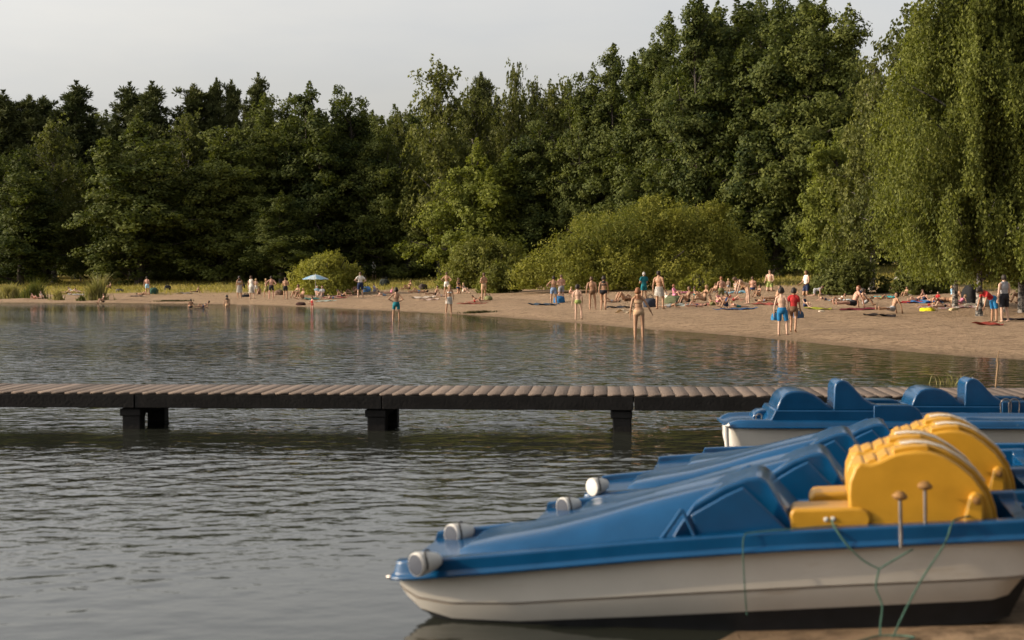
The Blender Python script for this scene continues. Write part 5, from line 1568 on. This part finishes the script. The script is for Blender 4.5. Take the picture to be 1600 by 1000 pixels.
WHITE = (.58, .55, .50); BLACKC = (.02, .02, .024); NAVY = (.022, .032, .075); TEAL = (.015, .13, .155); BLUE = (.02, .135, .29); RED = (.32, .025, .025)
GREY = (.26, .26, .27); LTBLUE = (.28, .46, .58); BROWN = (.13, .075, .045); LAV = (.42, .40, .56); DENIM = (.16, .22, .32); PINK = (.62, .22, .32); OLIVE = (.14, .14, .06); GREENY = (.24, .28, .09); BEIGE = (.46, .30, .18); ORANGE = (.40, .13, .06)
STD = {'m': 'trunks', 'f': 'trunks', 'c': 'shorts'}
PEOPLE = [
 # left shore
 (54, 467, 9, 'recline', 60, 'm', 'pink', 'dark', [('trunks', ORANGE)], 'reclining bather in orange trunks by the reeds, left of a pair at far left'),
 (64, 467, 11, 'sit', 40, 'f', 'light', 'brown', [('swimsuit', WHITE)], 'seated woman in white by the reeds, right of a pair at far left'),
 (104, 459, 7, 'lieback', 80, 'm', 'tan', 'brown', [('trunks', BLACKC)], 'man lying on his back, left end of the sunbathers between the reeds'),
 (113, 458, 10, 'recline', 70, 'f', 'light', 'dark', [('swimsuit', WHITE)], 'reclining woman in white suit among the sunbathers between the reeds'),
 (124, 458, 8, 'prone', 250, 'm', 'light', 'brown', [('trunks', GREY)], 'man lying face down, right end of the sunbathers between the reeds'),
 (172, 452, 12, 'sit', -50, 'm', 'brown', 'dark', [('trunks', BLACKC)], 'man with dark trunks sitting right behind the tall reed clump'),
 (161, 474, 16, 'sit', -60, 'f', 'tan', 'brown', [('bikini_top', BLACKC), ('trunks', BLACKC)], 'woman sitting with drawn up knees at the waterline by the tall reeds'),
 (222, 461, 6, 'lieback', 80, 'm', 'tan', 'dark', [('trunks', BROWN)], 'man lying on the sand at the feet of the man in light blue shorts'),
 (230, 461, 29, 'weight', 170, 'm', 'pink', 'dark', [('shorts', LTBLUE)], 'standing man in light blue shorts, alone in front of the big alder'),
 (298, 482, 14, 'sit', 200, 'm', 'tan', 'dark', [('trunks', BLACKC)], 'bather sitting in the shallow water, left of two by the left shore', True, .05),
 (318, 480, 10, 'recline', -80, 'f', 'tan', 'dark', [('bikini_top', NAVY), ('trunks', NAVY)], 'swimmer leaning back in the shallows with raised arm right of a seated bather', True, .1),
 (355, 480, 19, 'weight', 180, 'f', 'tan', 'dark', [('bikini_top', BEIGE), ('trunks', BEIGE)], 'bather standing thigh deep in the water below the white towel skirts', True, .75),
 (308, 458, 11, 'sitlong', -70, 'm', 'brown', 'dark', [('trunks', BLACKC)], 'dark seated man alone on the sand above the two shallow water bathers'),
 (374, 466, 35, 'stand', 200, 'f', 'tan', 'dark', [('bikini_top', WHITE), ('skirt', WHITE)], 'standing woman in long white towel skirt with a dark bag beside her', ),
 (393, 467, 36, 'weight', 160, 'f', 'light', 'brown', [('dress', WHITE), ('skirt', WHITE)], 'standing woman all in white right of the woman with the dark bag'),
 (400, 461, 26, 'stand', 180, 'c', 'light', 'blond', [('shorts', WHITE)], 'pale child standing half behind the woman all in white'),
 (405, 461, 14, 'sit', 10, 'm', 'brown', 'dark', [('trunks', BLACKC)], 'dark seated man between the white clothed and the dark shorted standing bathers'),
 (416, 464, 29, 'walk', 250, 'f', 'tan', 'blond', [('bikini_top', GREENY), ('short_skirt', GREENY)], 'standing woman in yellow green skirt leaning by the man in black shorts'),
 (424, 467, 36, 'hips', 180, 'm', 'pink', 'dark', [('shorts', BLACKC)], 'man in black shorts with elbows out next to the yellow green skirt'),
 (446, 467, 34, 'folded', 170, 'm', 'tan', 'brown', [('shorts', BLACKC)], 'man in black shorts standing alone left of the seated pair and parasol'),
 (465, 466, 22, 'sit', -30, 'f', 'tan', 'brown', [('bikini_top', OLIVE), ('trunks', OLIVE)], 'seated woman with olive bikini left of the parasol, left of a pair'),
 (473, 468, 18, 'sit', -50, 'm', 'tan', 'blond', [('trunks', BROWN)], 'seated man left of the parasol, right of a pair'),
 (496, 463, 17, 'sit', 20, 'm', 'pink', 'grey', [('shirt', LTBLUE)], 'seated man in light blue shirt under the parasol beside its pole'),
 (503, 466, 20, 'sit', -20, 'f', 'light', 'brown', [('shirt', GREY), ('shorts', GREY)], 'seated woman in grey clothes at the right edge of the parasol shade'),
 (488, 481, 13, 'kneel', -40, 'c', 'pink', 'dark', [('swimsuit', RED)], 'child in red swimsuit kneeling in the water straight below the parasol', True, .12),
 (551, 461, 15, 'recline', -70, 'm', 'tan', 'dark', [('trunks', OLIVE)], 'reclining man in olive trunks left of the man in white shirt'),
 (556, 458, 23, 'sit', -40, 'f', 'pink', 'dark', [('bikini_top', RED), ('trunks', RED)], 'seated woman with red bikini close behind the man in white shirt'),
 (563, 465, 40, 'hips', 195, 'm', 'light', 'brown', [('shirt', WHITE), ('long_shorts', NAVY)], 'standing man in white shirt and navy shorts right of the parasol'),
 (585, 457, 14, 'sit', 60, 'f', 'light', 'brown', [('dress', LAV)], 'seated woman in pale lavender next to a blue bag'),
 (599, 463, 9, 'prone', -70, 'm', 'light', 'dark', [('shorts', DENIM)], 'person lying in patterned shorts above the wading boy in teal shorts'),
 (570, 437, 26, 'stand', 180, 'f', 'light', 'blond', [('dress', WHITE)], 'left of two white clothed people in the shade behind the round willow'),
 (584, 437, 28, 'weight', 160, 'm', 'light', 'grey', [('shirt', WHITE), ('shorts', WHITE)], 'right of two white clothed people in the shade behind the round willow'),
 (619, 499, 50, 'hips', 178, 'c', 'tan', 'dark', [('shorts', TEAL)], 'boy in teal shorts wading alone in the lake, seen from behind', True, .12),
 (639, 454, 17, 'sitone', -60, 'f', 'tan', 'brown', [('bikini_top', BROWN), ('trunks', BROWN)], 'seated woman on the dry grass edge behind the wading boy'),
 (680, 463, 17, 'sitlong', -70, 'm', 'brown', 'dark', [('trunks', BLACKC)], 'dark haired man sitting leaned back left of the girl at the waterline'),
 (698, 462, 37, 'hips', 170, 'm', 'tan', 'brown', [('shorts', WHITE)], 'man in white shorts standing behind the girl at the waterline'),
 (702, 490, 45, 'weight', 10, 'f', 'tan', 'blond', [('bikini_top', WHITE), ('trunks', WHITE), ('short_skirt', WHITE)], 'girl with short white skirt standing at the waterline', False, .0),
 (716, 459, 25, 'kneel', 60, 'f', 'tan', 'brown', [('bikini_top', NAVY), ('trunks', NAVY)], 'woman kneeling upright right of the man in white shorts'),
 (725, 458, 16, 'sit', 50, 'f', 'light', 'blond', [('swimsuit', WHITE)], 'blond woman seated right of the kneeling woman'),
 (690, 464, 7, 'lieback', -80, 'm', 'light', 'brown', [('trunks', GREY)], 'man lying on pale towels left of the girl at the waterline'),
 (742, 473, 9, 'prone', 85, 'f', 'pink', 'ginger', [('trunks', RED)], 'red haired woman lying left of the man in light shorts by the big willow'),
 (748, 472, 11, 'prone', -80, 'm', 'tan', 'brown', [('trunks', OLIVE)], 'man in olive trunks lying at the feet of the man in light shorts'),
 (756, 469, 43, 'folded', 220, 'm', 'tan', 'brown', [('shorts', BEIGE)], 'standing man in light shorts left of the huge willow'),
 # centre
 (865, 476, 45, 'hips', 178, 'm', 'tan', 'dark', [('shorts', DENIM)], 'man in denim blue shorts standing at the left end of the huge willow'),
 (877, 472, 43, 'folded', 200, 'm', 'pink', 'brown', [('shorts', GREY)], 'man in grey shorts close behind the man in denim shorts'),
 (890, 464, 13, 'squat', 90, 'm', 'pink', 'blond', [('trunks', BROWN)], 'person crouching behind the child in patterned trunks'),
 (903, 499, 55, 'weight', 165, 'c', 'light', 'dark', [('trunks', GREENY)], 'pale child in green trunks standing at the edge of the water'),
 (925, 484, 52, 'weight', 176, 'm', 'tan', 'brown', [('trunks', BROWN)], 'tanned man in brown trunks, left of a couple before the huge willow'),
 (943, 484, 53, 'walk', 170, 'f', 'tan', 'dark', [('bikini_top', BLACKC), ('trunks', BLACKC)], 'woman in black bikini, right of a couple before the huge willow'),
 (978, 471, 20, 'knees', -75, 'm', 'tan', 'dark', [('trunks', BROWN)], 'man lying on his back with knees up behind the wading woman'),
 (990, 470, 17, 'recline', -70, 'f', 'tan', 'brown', [('bikini_top', OLIVE), ('trunks', OLIVE)], 'woman reclining by the feet of the man in teal shirt'),
 (1006, 471, 46, 'folded', 205, 'm', 'tan', 'grey', [('shirt', TEAL), ('shorts', TEAL)], 'standing man in teal shirt and shorts before the huge willow'),
 (998, 527, 77, 'reach', 172, 'f', 'tan', 'ginger', [('bikini_top', BEIGE), ('trunks', BEIGE)], 'woman in beige bikini wading ankle deep with one arm held out', True, .10),
 (1030, 483, 60, 'weight', 150, 'm', 'tan', 'dark', [('short_skirt', WHITE)], 'standing man with white towel round the hips before the huge willow'),
 (1041, 467, 14, 'sit', 70, 'f', 'light', 'blond', [('dress', WHITE)], 'woman in white sitting right behind the man with white towel'),
 (1054, 466, 22, 'sit', 60, 'f', 'pink', 'ginger', [('shirt', PINK), ('shorts', PINK)], 'person all in pink sitting right of the man with white towel'),
 (1075, 475, 28, 'sit', -80, 'm', 'brown', 'brown', [('trunks', BLACKC)], 'man sitting in profile with drawn up knees under the small upright bush'),
 (1100, 473, 28, 'sitone', -60, 'f', 'tan', 'blond', [('bikini_top', BROWN), ('trunks', BROWN)], 'blond woman sitting right of the man in profile under the small bush'),
 (1117, 458, 16, 'sit', -60, 'm', 'tan', 'brown', [('trunks', GREY)], 'man seated behind and left of the upright man with pink back'),
 (1127, 466, 34, 'kneel', 190, 'm', 'pink', 'ginger', [('shorts', OLIVE)], 'pink backed man kneeling upright in the middle of the crowd'),
 (1138, 459, 24, 'stand', 180, 'c', 'light', 'blond', [('trunks', GREY)], 'small blond child standing right of the pink backed kneeling man'),
 (1135, 481, 22, 'sit', -65, 'm', 'tan', 'dark', [('tank', NAVY), ('shorts', NAVY)], 'person in navy sitting with knees up in front of the pink backed man'),
 (1150, 455, 18, 'sit', 10, 'f', 'light', 'blond', [('swimsuit', WHITE)], 'pale woman seated at the back of the crowd, leftmost of three'),
 (1160, 454, 17, 'sit', 30, 'm', 'tan', 'brown', [('trunks', BLACKC)], 'man seated at the back of the crowd, middle of three'),
 (1176, 455, 23, 'sit', 160, 'm', 'pink', 'brown', [('trunks', NAVY)], 'man seated at the back of the crowd, rightmost of three'),
 (1166, 475, 42, 'bend', -80, 'f', 'light', 'brown', [('swimsuit', BEIGE)], 'woman in pale suit bending forward in the crowd', ),
 (1152, 481, 11, 'prone', -75, 'm', 'pink', 'blond', [('shorts', TEAL)], 'man in teal shorts lying on a blue towel in front of the crowd'),
 # right
 (1203, 455, 34, 'kneel', -30, 'm', 'light', 'dark', [('shorts', GREENY)], 'man kneeling upright alone before the grassy gap'),
 (1213, 472, 26, 'sitlong', -75, 'm', 'tan', 'dark', [('trunks', BROWN)], 'man sitting leaned back with legs to the left behind the boys'),
 (1222, 524, 76, 'weight', 160, 'c', 'light', 'dark', [('long_shorts', BLUE)], 'boy in bright blue shorts at the water edge beside the boy in red'),
 (1240, 519, 70, 'walk', 160, 'c', 'tan', 'dark', [('shirt', RED), ('shorts', BROWN)], 'boy in red shirt and brown shorts at the water edge'),
 (1258, 481, 18, 'sit', 40, 'm', 'light', 'dark', [('tank', NAVY), ('shorts', NAVY)], 'person in navy sitting right behind the boy in red'),
 (1260, 462, 40, 'kneel', -60, 'm', 'tan', 'brown', [('tank', WHITE), ('shorts', NAVY)], 'man in white top and navy shorts kneeling tall, arms to the left'),
 (1274, 464, 18, 'fours', 70, 'f', 'light', 'brown', [('dress', GREY)], 'person in grey on all fours right of the man in white top'),
 (1300, 458, 8, 'lieback', -75, 'm', 'pink', 'brown', [('trunks', RED)], 'man lying flat right of the person on all fours'),
 (1334, 482, 36, 'sitlong', -75, 'm', 'pink', 'ginger', [('shorts', BLACKC)], 'large man sitting on a dark red mat with legs to the left'),
 (1351, 478, 28, 'sit', 70, 'c', 'brown', 'dark', [('shorts', GREY)], 'child with grey shorts seated at the right end of the dark red mat'),
 (1395, 490, 34, 'sitlong', -70, 'c', 'tan', 'dark', [('shorts', GREY)], 'boy sitting alone on the sand right of the dark red mat'),
 (1465, 474, 18, 'sit', -50, 'f', 'pink', 'brown', [('shirt', RED), ('shorts', RED)], 'person in red clothes seated under the hanging birch strands'),
 (1487, 473, 20, 'knees', 70, 'm', 'tan', 'dark', [('trunks', BEIGE)], 'person lying with raised knees under the hanging birch strands'),
 (1500, 476, 16, 'recline', -60, 'f', 'light', 'blond', [('swimsuit', PINK)], 'woman in pink suit reclining by the black bag under the birch'),
 (1569, 503, 74, 'weight', 200, 'm', 'light', 'dark', [('tank', GREY), ('long_shorts', BLACKC)], 'standing man in grey tank top and dark shorts before the birch trunks'),
 (1551, 503, 54, 'bend', -70, 'c', 'tan', 'dark', [('shirt', RED), ('long_shorts', BLUE)], 'child in red top and blue shorts bending left of the man in tank top'),
 (1597, 474, 34, 'sit', -60, 'f', 'tan', 'brown', [('bikini_top', WHITE), ('trunks', WHITE)], 'woman in white bikini seated at the right border'),
]
PEOPLE += [
 (1047, 481, 11, 'prone', 80, 'm', 'tan', 'dark', [('shorts', GREY)], 'man in grey shorts lying in front of the man with white towel'),
 (1122, 474, 20, 'sit', 50, 'f', 'pink', 'brown', [('bikini_top', PINK), ('trunks', PINK)], 'woman in pink bikini seated left of the pink backed kneeling man'),
 (1243, 468, 18, 'sit', -50, 'm', 'tan', 'blond', [('trunks', RED)], 'blond man in red trunks seated behind the boy in red shirt'),
 (1312, 472, 14, 'recline', -70, 'f', 'tan', 'brown', [('bikini_top', WHITE), ('trunks', WHITE)], 'woman in white bikini reclining behind the large seated man'),
 (1346, 466, 16, 'sit', 30, 'f', 'light', 'dark', [('shirt', NAVY)], 'woman in navy shirt seated behind the child on the dark red mat'),
 (1416, 464, 15, 'sit', -60, 'f', 'tan', 'dark', [('bikini_top', OLIVE), ('trunks', OLIVE)], 'woman in olive bikini seated at the left tips of the hanging birch strands'),
 (1444, 470, 17, 'sitone', 40, 'm', 'pink', 'brown', [('shorts', NAVY)], 'man in navy shorts sitting on the wide blue towel under the birch'),
 (1476, 482, 12, 'lieback', -75, 'm', 'light', 'brown', [('trunks', BLACKC)], 'man in black trunks lying in front of the striped towels'),
 (1488, 464, 18, 'sit', 60, 'c', 'tan', 'blond', [('shirt', LTBLUE)], 'blond child in light blue shirt seated behind the striped towels'),
 (1530, 470, 20, 'sit', -30, 'f', 'tan', 'dark', [('swimsuit', NAVY)], 'woman in navy suit seated left of the thin birch trunk'),
 (1086, 463, 16, 'sit', 60, 'f', 'tan', 'dark', [('bikini_top', TEAL), ('trunks', TEAL)], 'woman in teal bikini seated before the left side of the small upright bush'),
 (1089, 480, 10, 'lieback', -80, 'm', 'pink', 'brown', [('trunks', NAVY)], 'man in navy trunks lying below the blond seated woman'),
 (1112, 479, 20, 'sitone', 60, 'm', 'tan', 'brown', [('shorts', OLIVE)], 'man in olive shorts seated with one knee up at the front of the crowd'),
 (1146, 471, 15, 'recline', 75, 'f', 'pink', 'dark', [('bikini_top', RED), ('trunks', RED)], 'woman in red bikini reclining between the kneeling man and the bending woman'),
 (1186, 465, 20, 'sit', -60, 'f', 'tan', 'brown', [('bikini_top', BLACKC), ('trunks', BLACKC)], 'woman in black bikini seated right of the bending woman'),
 (1194, 472, 9, 'lieback', 80, 'm', 'tan', 'dark', [('trunks', BLUE)], 'man in blue trunks lying left of the man leaning back behind the boys'),
 (1289, 470, 9, 'prone', -80, 'f', 'light', 'blond', [('bikini_top', NAVY), ('trunks', NAVY)], 'blond woman lying face down on the sand right of the two boys'),
 (1376, 468, 9, 'lieback', 80, 'm', 'brown', 'dark', [('trunks', GREENY)], 'man lying on the turquoise towel'),
 (1432, 472, 14, 'recline', -70, 'm', 'pink', 'ginger', [('trunks', NAVY)], 'man reclining on the red towel left of the birch strands'),
 (1452, 480, 10, 'prone', 80, 'f', 'tan', 'brown', [('trunks', RED)], 'woman in red trunks lying on the striped towel under the birch'),
 (1512, 468, 18, 'sit', -40, 'm', 'tan', 'brown', [('shorts', BLUE)], 'man in blue shorts seated behind the big black bag'),
 (956, 473, 9, 'lieback', -75, 'm', 'tan', 'brown', [('trunks', GREY)], 'man in grey trunks lying right of the woman in black bikini'),
 (1064, 472, 12, 'recline', -80, 'f', 'light', 'brown', [('swimsuit', TEAL)], 'woman in teal suit reclining left of the man in profile'),
 (655, 458, 9, 'lieback', -75, 'm', 'tan', 'dark', [('trunks', BLUE)], 'man in blue trunks lying on the grass edge right of the seated woman'),
 (611, 460, 12, 'sitlong', -60, 'f', 'pink', 'blond', [('swimsuit', PINK)], 'woman in pink suit seated on the sand left behind the wading boy'),
 (535, 464, 12, 'recline', 70, 'm', 'tan', 'dark', [('trunks', NAVY)], 'man in navy trunks reclining between parasol and man in white shirt'),
 (520, 467, 8, 'prone', -80, 'f', 'light', 'blond', [('bikini_top', BLUE), ('trunks', BLUE)], 'woman in blue bikini lying on the dark red towel by the parasol'),
]
for a in PEOPLE:
    o_ = person(*a)
    if DEBUG: print('P', a[0], a[1], [round(q, 2) for q in o_.location], round(o_.scale[0], 2))

# ------------------------------------------------------------------ things lying on the beach
def towel(px, py, w_, l_, yaw, col, label, stripe=None, seed=0, crump=.012, name='beach_towel', cat='towel'):
    p = at(px, py)
    g = np.random.default_rng(seed + int(px))
    l_ *= .78; yaw = yaw - g.uniform(5, 45)
    n, m = 12, 20
    u, v = np.meshgrid(np.linspace(-w_ / 2, w_ / 2, n), np.linspace(-l_ / 2, l_ / 2, m), indexing='ij')
    a = R(yaw); x = u * math.cos(a) - v * math.sin(a); y = u * math.sin(a) + v * math.cos(a)
    ph = g.uniform(0, 6, 4)
    x = x + .02 * np.sin(6 * v + ph[0]); y = y + .02 * np.sin(7 * u + ph[1])
    z = ground_z(x + p.x, y + p.y) - p.z + .018 + crump * (np.sin(11 * u + 5 * v + ph[2]) + np.sin(9 * v - 7 * u + ph[3]) + 1.2)
    bm = bmesh.new()
    gr_ = [[bm.verts.new((x[i, j], y[i, j], z[i, j])) for j in range(m)] for i in range(n)]
    for i in range(n - 1):
        for j in range(m - 1):
            f = bm.faces.new((gr_[i][j], gr_[i + 1][j], gr_[i + 1][j + 1], gr_[i][j + 1]))
            if stripe and (j // 2) % 2: f.material_index = 1
    bmesh.ops.solidify(bm, geom=list(bm.faces), thickness=-.016)
    me = bm_mesh(name, bm, True, 60)
    o = obj(name, me, mat=[cloth(col), cloth(stripe or col)]); o.location = p
    return tag(o, label, cat, 'towels on the sand' if cat == 'towel' else None)

def lumpy(name, px, py, sx, sy, sz, col, label, cat, seed=0, handle=False, water=False, lump=.18, group=None):
    p = at(px, py, water)
    g = np.random.default_rng(seed + int(px * 3))
    bm = bmesh.new()
    bmesh.ops.create_icosphere(bm, subdivisions=4, radius=1)
    for v in bm.verts:
        c = v.co.copy()
        k = 1 + lump * (mnoise.noise(c * 1.7 + Vector((seed, px, 0))) + .5 * mnoise.noise(c * 4 + Vector((0, seed, px))))
        c = c * k
        c.z = max(c.z, -.55)
        sgn = lambda q, e: math.copysign(abs(q) ** e, q)
        v.co = (sgn(c.x, .75) * sx, sgn(c.y, .75) * sy, (sgn(c.z, .8) + .5) * sz * .66)
    me = bm_mesh(name, bm, True, 70)
    o = obj(name, me, mat=cloth(col)); o.location = p + Vector((0, 0, -.02)); o.rotation_euler = (0, 0, g.uniform(0, 6))
    if handle:
        bm = bmesh.new()
        for s in (-1, 1):
            add_tube(bm, catmull([(-sx * .45, s * sy * .25, sz * .8), (-sx * .3, s * sy * .4, sz * 1.25), (sx * .3, s * sy * .4, sz * 1.25), (sx * .45, s * sy * .25, sz * .8)], 5), .014, 6)
        obj('handle', bm_mesh('handle', bm), o, cloth(BLACKC))
    return tag(o, label, cat, group)

def WEED(pp, rx, ry, n, label):
    p = at(*pp)
    g = np.random.default_rng(n + int(pp[0]))
    x, y = g.normal(0, rx * .5, n), g.normal(0, ry * .5, n)
    z = ground_z(x + p.x, y + p.y) - p.z
    o = obj('weed_heap', blades('weed_heap', np.stack([x, y, z], 1), .04, .14, .03, n, 1.4), mat=L_WEED); o.location = p
    tag(o, label, 'weed heap', kind='stuff')
GBAG = 'bags left on the beach'
for a in [(187, 456, .35, .25, .25, (.05, .05, .07), 'dark bag on the sand right of the man behind the tall reeds'),
          (240, 459, .45, .35, .5, (.03, .07, .05), 'dark green bag standing right of the man in light blue shorts'),
          (262, 453, .28, .22, .42, BLACKC, 'small black bag standing on the grass edge'),
          (385, 464, .34, .22, .22, BLACKC, 'black bag on the sand between the two women in white'),
          (380, 450, .22, .18, .40, BLACKC, 'black handbag hanging beside the woman in white towel skirt'),
          (436, 461, .35, .3, .42, (.16, .10, .07), 'brown bag between the two men in black shorts'),
          (573, 456, .42, .3, .45, (.10, .22, .46), 'blue bag right of the man in white shirt'),
          (601, 446, .5, .4, .6, (.03, .035, .03), 'dark sack standing on the grass behind the lavender woman'),
          (661, 452, .4, .3, .45, (.06, .045, .04), 'dark brown bag on the grass edge right of the seated woman'),
          (768, 450, .4, .3, .4, NAVY, 'navy bag at the foot of the olive shrub, left of two'),
          (779, 451, .45, .3, .45, (.03, .08, .20), 'blue bag at the foot of the olive shrub, right of two'),
          (763, 469, .35, .25, .30, OLIVE, 'olive bag on the sand right of the man in light shorts'),
          (874, 473, .42, .3, .42, (.02, .09, .20), 'blue bag on the sand between the denim and grey shorts'),
          (1016, 480, .36, .3, .5, (.03, .035, .05), 'dark bag standing behind the wading woman'),
          (1052, 474, .5, .4, .45, (.10, .11, .06), 'olive bag under the pink clothed person'),
          (1212, 500, .25, .12, .30, (.03, .16, .32), 'blue bag hanging low left of the boy in blue shorts'),
          (1248, 497, .22, .12, .30, (.05, .09, .16), 'dark blue bag held low by the boy in red shirt'),
          (1518, 474, .5, .42, .9, (.014, .014, .015), 'big black round bag leaning by the birch trunk'),
          (1540, 478, .3, .3, .4, (.5, .46, .40), 'pale bag at the foot of the birch trunk')]:
    dzb = 0
    o = lumpy('bag', *a[:6], a[6], 'bag', 3, True, group=GBAG)
    if 'held low' in a[6] or 'hanging' in a[6]:
        o.location.z += .0
lumpy('swim_ring', 470, 477, .36, .3, .22, (.05, .025, .02), 'dark float lying at the waterline left of the child in red', 'float', 4, water=True)
WEED((748, 489), .62, .26, 420, 'heap of dark washed up weed at the waterline')
WEED((272, 471), 1.1, .35, 420, 'flat dark streak of washed up weed on the left sand')
lumpy('boulder', 1414, 440, .75, .4, .45, (.42, .39, .35), 'pale stone lying at the back of the sand right of the dark shrub', 'stone', 7)
lumpy('boulder', 1322, 446, .3, .25, .3, (.42, .37, .30), 'small pale stone at the back of the sand below the dark shrub', 'stone', 8)
lumpy('inflatable_float', 1449, 486, .42, .30, .16, (.62, .56, .02), 'bright yellow inflatable float on the sand left of the striped towels', 'float', 9, lump=.3)

for i, a in enumerate([
  (213, 463, 1.0, 1.9, 60, (.22, .16, .14), 'brown towel left of the man in light blue shorts'), (290, 459, 1.0, 1.8, 70, (.30, .25, .22), 'dull beige towel by the dark seated man'),
  (120, 461, 1.0, 2.2, 75, (.5, .47, .45), 'pale towel under the sunbathers between the reeds'), (508, 471, 1.1, 1.9, 75, (.45, .55, .52), 'pale mint towel under the parasol'),
  (487, 468, 1.0, 1.6, 70, (.12, .28, .25), 'green towel left of the parasol pole'), (524, 466, 1.0, 2.0, 80, (.30, .045, .06), 'dark red towel right of the parasol'),
  (538, 463, 1.0, 1.8, 70, (.42, .25, .27), 'rose towel between parasol and man in white shirt'), (660, 466, 1.1, 2.1, 80, (.60, .52, .45), 'cream towel left of the man lying flat'),
  (672, 469, .9, 1.6, 75, (.55, .42, .36), 'pale pink towel below the cream one'), (738, 475, 1.1, 2.2, 80, (.36, .10, .07), 'rusty red towel under the red haired woman'),
  (849, 477, 1.0, 2.1, 75, (.07, .10, .14), 'dark slate towel left of the man in denim shorts'), (968, 481, .8, 1.8, 85, (.05, .05, .06), 'black mat right of the woman in black bikini'),
  (979, 489, .8, 1.1, 70, (.50, .40, .28), 'sandy towel heap behind the wading woman'), (1062, 478, 1.0, 2.2, 75, (.40, .42, .38), 'grey green towel left of the man in profile'),
  (1095, 477, 1.0, 2.1, 80, (.42, .17, .14), 'salmon towel under the blond woman'), (1150, 484, 1.1, 2.6, 80, (.03, .10, .24), 'blue towel under the man in teal shorts'),
  (1150, 458, 1.0, 2.2, 80, (.30, .50, .60), 'light blue towel at the back of the crowd'), (1200, 476, 1.0, 2.0, 80, (.45, .13, .10), 'red towel left of the man leaning back behind the boys'),
  (1278, 483, .8, 1.6, 80, (.45, .46, .06), 'yellow green towel right of the person in navy'), (1300, 461, 1.0, 2.4, 78, (.5, .44, .40), 'off white towel under the man lying flat at right'),
  (1316, 470, .5, 2.0, 70, (.55, .62, .66), 'narrow pale blue towel above the large seated man'), (1350, 484, 1.1, 2.8, 85, (.20, .035, .05), 'dark red mat under the large seated man and child'),
  (1383, 466, 1.0, 1.7, 80, (.05, .38, .40), 'turquoise towel behind the boy sitting alone'), (1375, 494, .6, 1.6, 80, (.05, .04, .04), 'small black mat by the feet of the boy sitting alone'),
  (1424, 473, 1.0, 1.5, 80, (.42, .06, .06), 'red towel left of the wide blue towel under the birch'), (1447, 473, 1.2, 1.9, 80, (.09, .24, .50), 'wide blue towel under the birch strands'),
  (1466, 480, 1.1, 2.0, 78, (.56, .28, .30), 'pink and white striped towel left under the birch'), (1500, 481, 1.2, 2.4, 82, (.52, .34, .34), 'pink and white striped towel right under the birch'),
  (1527, 478, .9, 1.6, 60, (.50, .46, .40), 'cream towel before the birch trunk'), (1545, 508, .6, 1.3, 80, (.34, .07, .05), 'red towel on the sand at the feet of the bending child'),
  (1592, 500, .8, 1.6, 80, (.04, .03, .035), 'black towel on the sand right of the man in tank top'), (1070, 458, 1.0, 1.8, 70, (.50, .20, .26), 'pink towel beside the pink clothed person')]):
    towel(*a, seed=i, stripe=(.62, .56, .52) if 'striped' in a[6] else None, crump=.05 if 'heap' in a[6] else (.02, .035, .028)[i % 3])
for i, (px, py, wid, c, lb) in enumerate([(1490, 485, .22, (.45, .36, .2), 'small tan beach shoe pair heap before the striped towels'), (1284, 487, .14, (.5, .42, .33), 'pale little heap of clothes left of the dark red mat')]):
    lumpy('clothes_heap', px, py, wid, wid * .7, wid * .6, c, lb, 'clothes', 20 + i)

# parasol
p = at(493, 467)
par = empty('parasol', p, (0, 0, .2))
tag(par, 'pale blue parasol standing on the sand before the round willow bush', 'parasol')
k_ = p.y / FPX
Hh = 38 * k_
bm = bmesh.new(); add_tube(bm, [(0, 0, -.2), (0, 0, Hh + .02)], .018, 8); add_lathe(bm, [(0, Hh + .10), (.02, Hh + .06), (.024, Hh)], 8)
obj('pole', bm_mesh('pole', bm), par, mat('pale_pole', (.5, .42, .36), .5))
bm = bmesh.new()
rad = 21 * k_; n = 8; rings = []
for f in np.linspace(0.02, 1, 7):
    row = []
    for kk in range(n * 4):
        a = 2 * PI * kk / (n * 4)
        seg = (kk % 4) / 4
        sag = (1 - .055 * math.sin(PI * seg) * f)
        rr = rad * f * (math.cos(PI / n) / math.cos((a % (2 * PI / n)) - PI / n) * .55 + .45) 
        row.append(bm.verts.new((rr * math.cos(a), rr * math.sin(a), Hh - .62 * f ** 1.45 * rad / 1.05 * .58 - .02 * math.sin(PI * seg) * f)))
    rings.append(row)
for a_, b_ in zip(rings, rings[1:]):
    for kk in range(n * 4):
        f = bm.faces.new((a_[kk], a_[(kk + 1) % (n * 4)], b_[(kk + 1) % (n * 4)], b_[kk])); f.material_index = (kk // 4) % 2
bm.faces.new(rings[0])
bmesh.ops.solidify(bm, geom=list(bm.faces), thickness=.012)
obj('canopy', bm_mesh('canopy', bm, True, 30), par, [cloth((.34, .52, .66)), cloth((.62, .70, .74))])
bm = bmesh.new()
for kk in range(n):
    a = 2 * PI * kk / n
    add_tube(bm, [(0, 0, Hh - .05), (rad * .5 * math.cos(a), rad * .5 * math.sin(a), Hh - .17 * rad), (rad * .97 * math.cos(a), rad * .97 * math.sin(a), Hh - .62 * rad / 1.05 * .58 - .02)], .006, 4)
obj('ribs', bm_mesh('ribs', bm), par, M_STEEL)
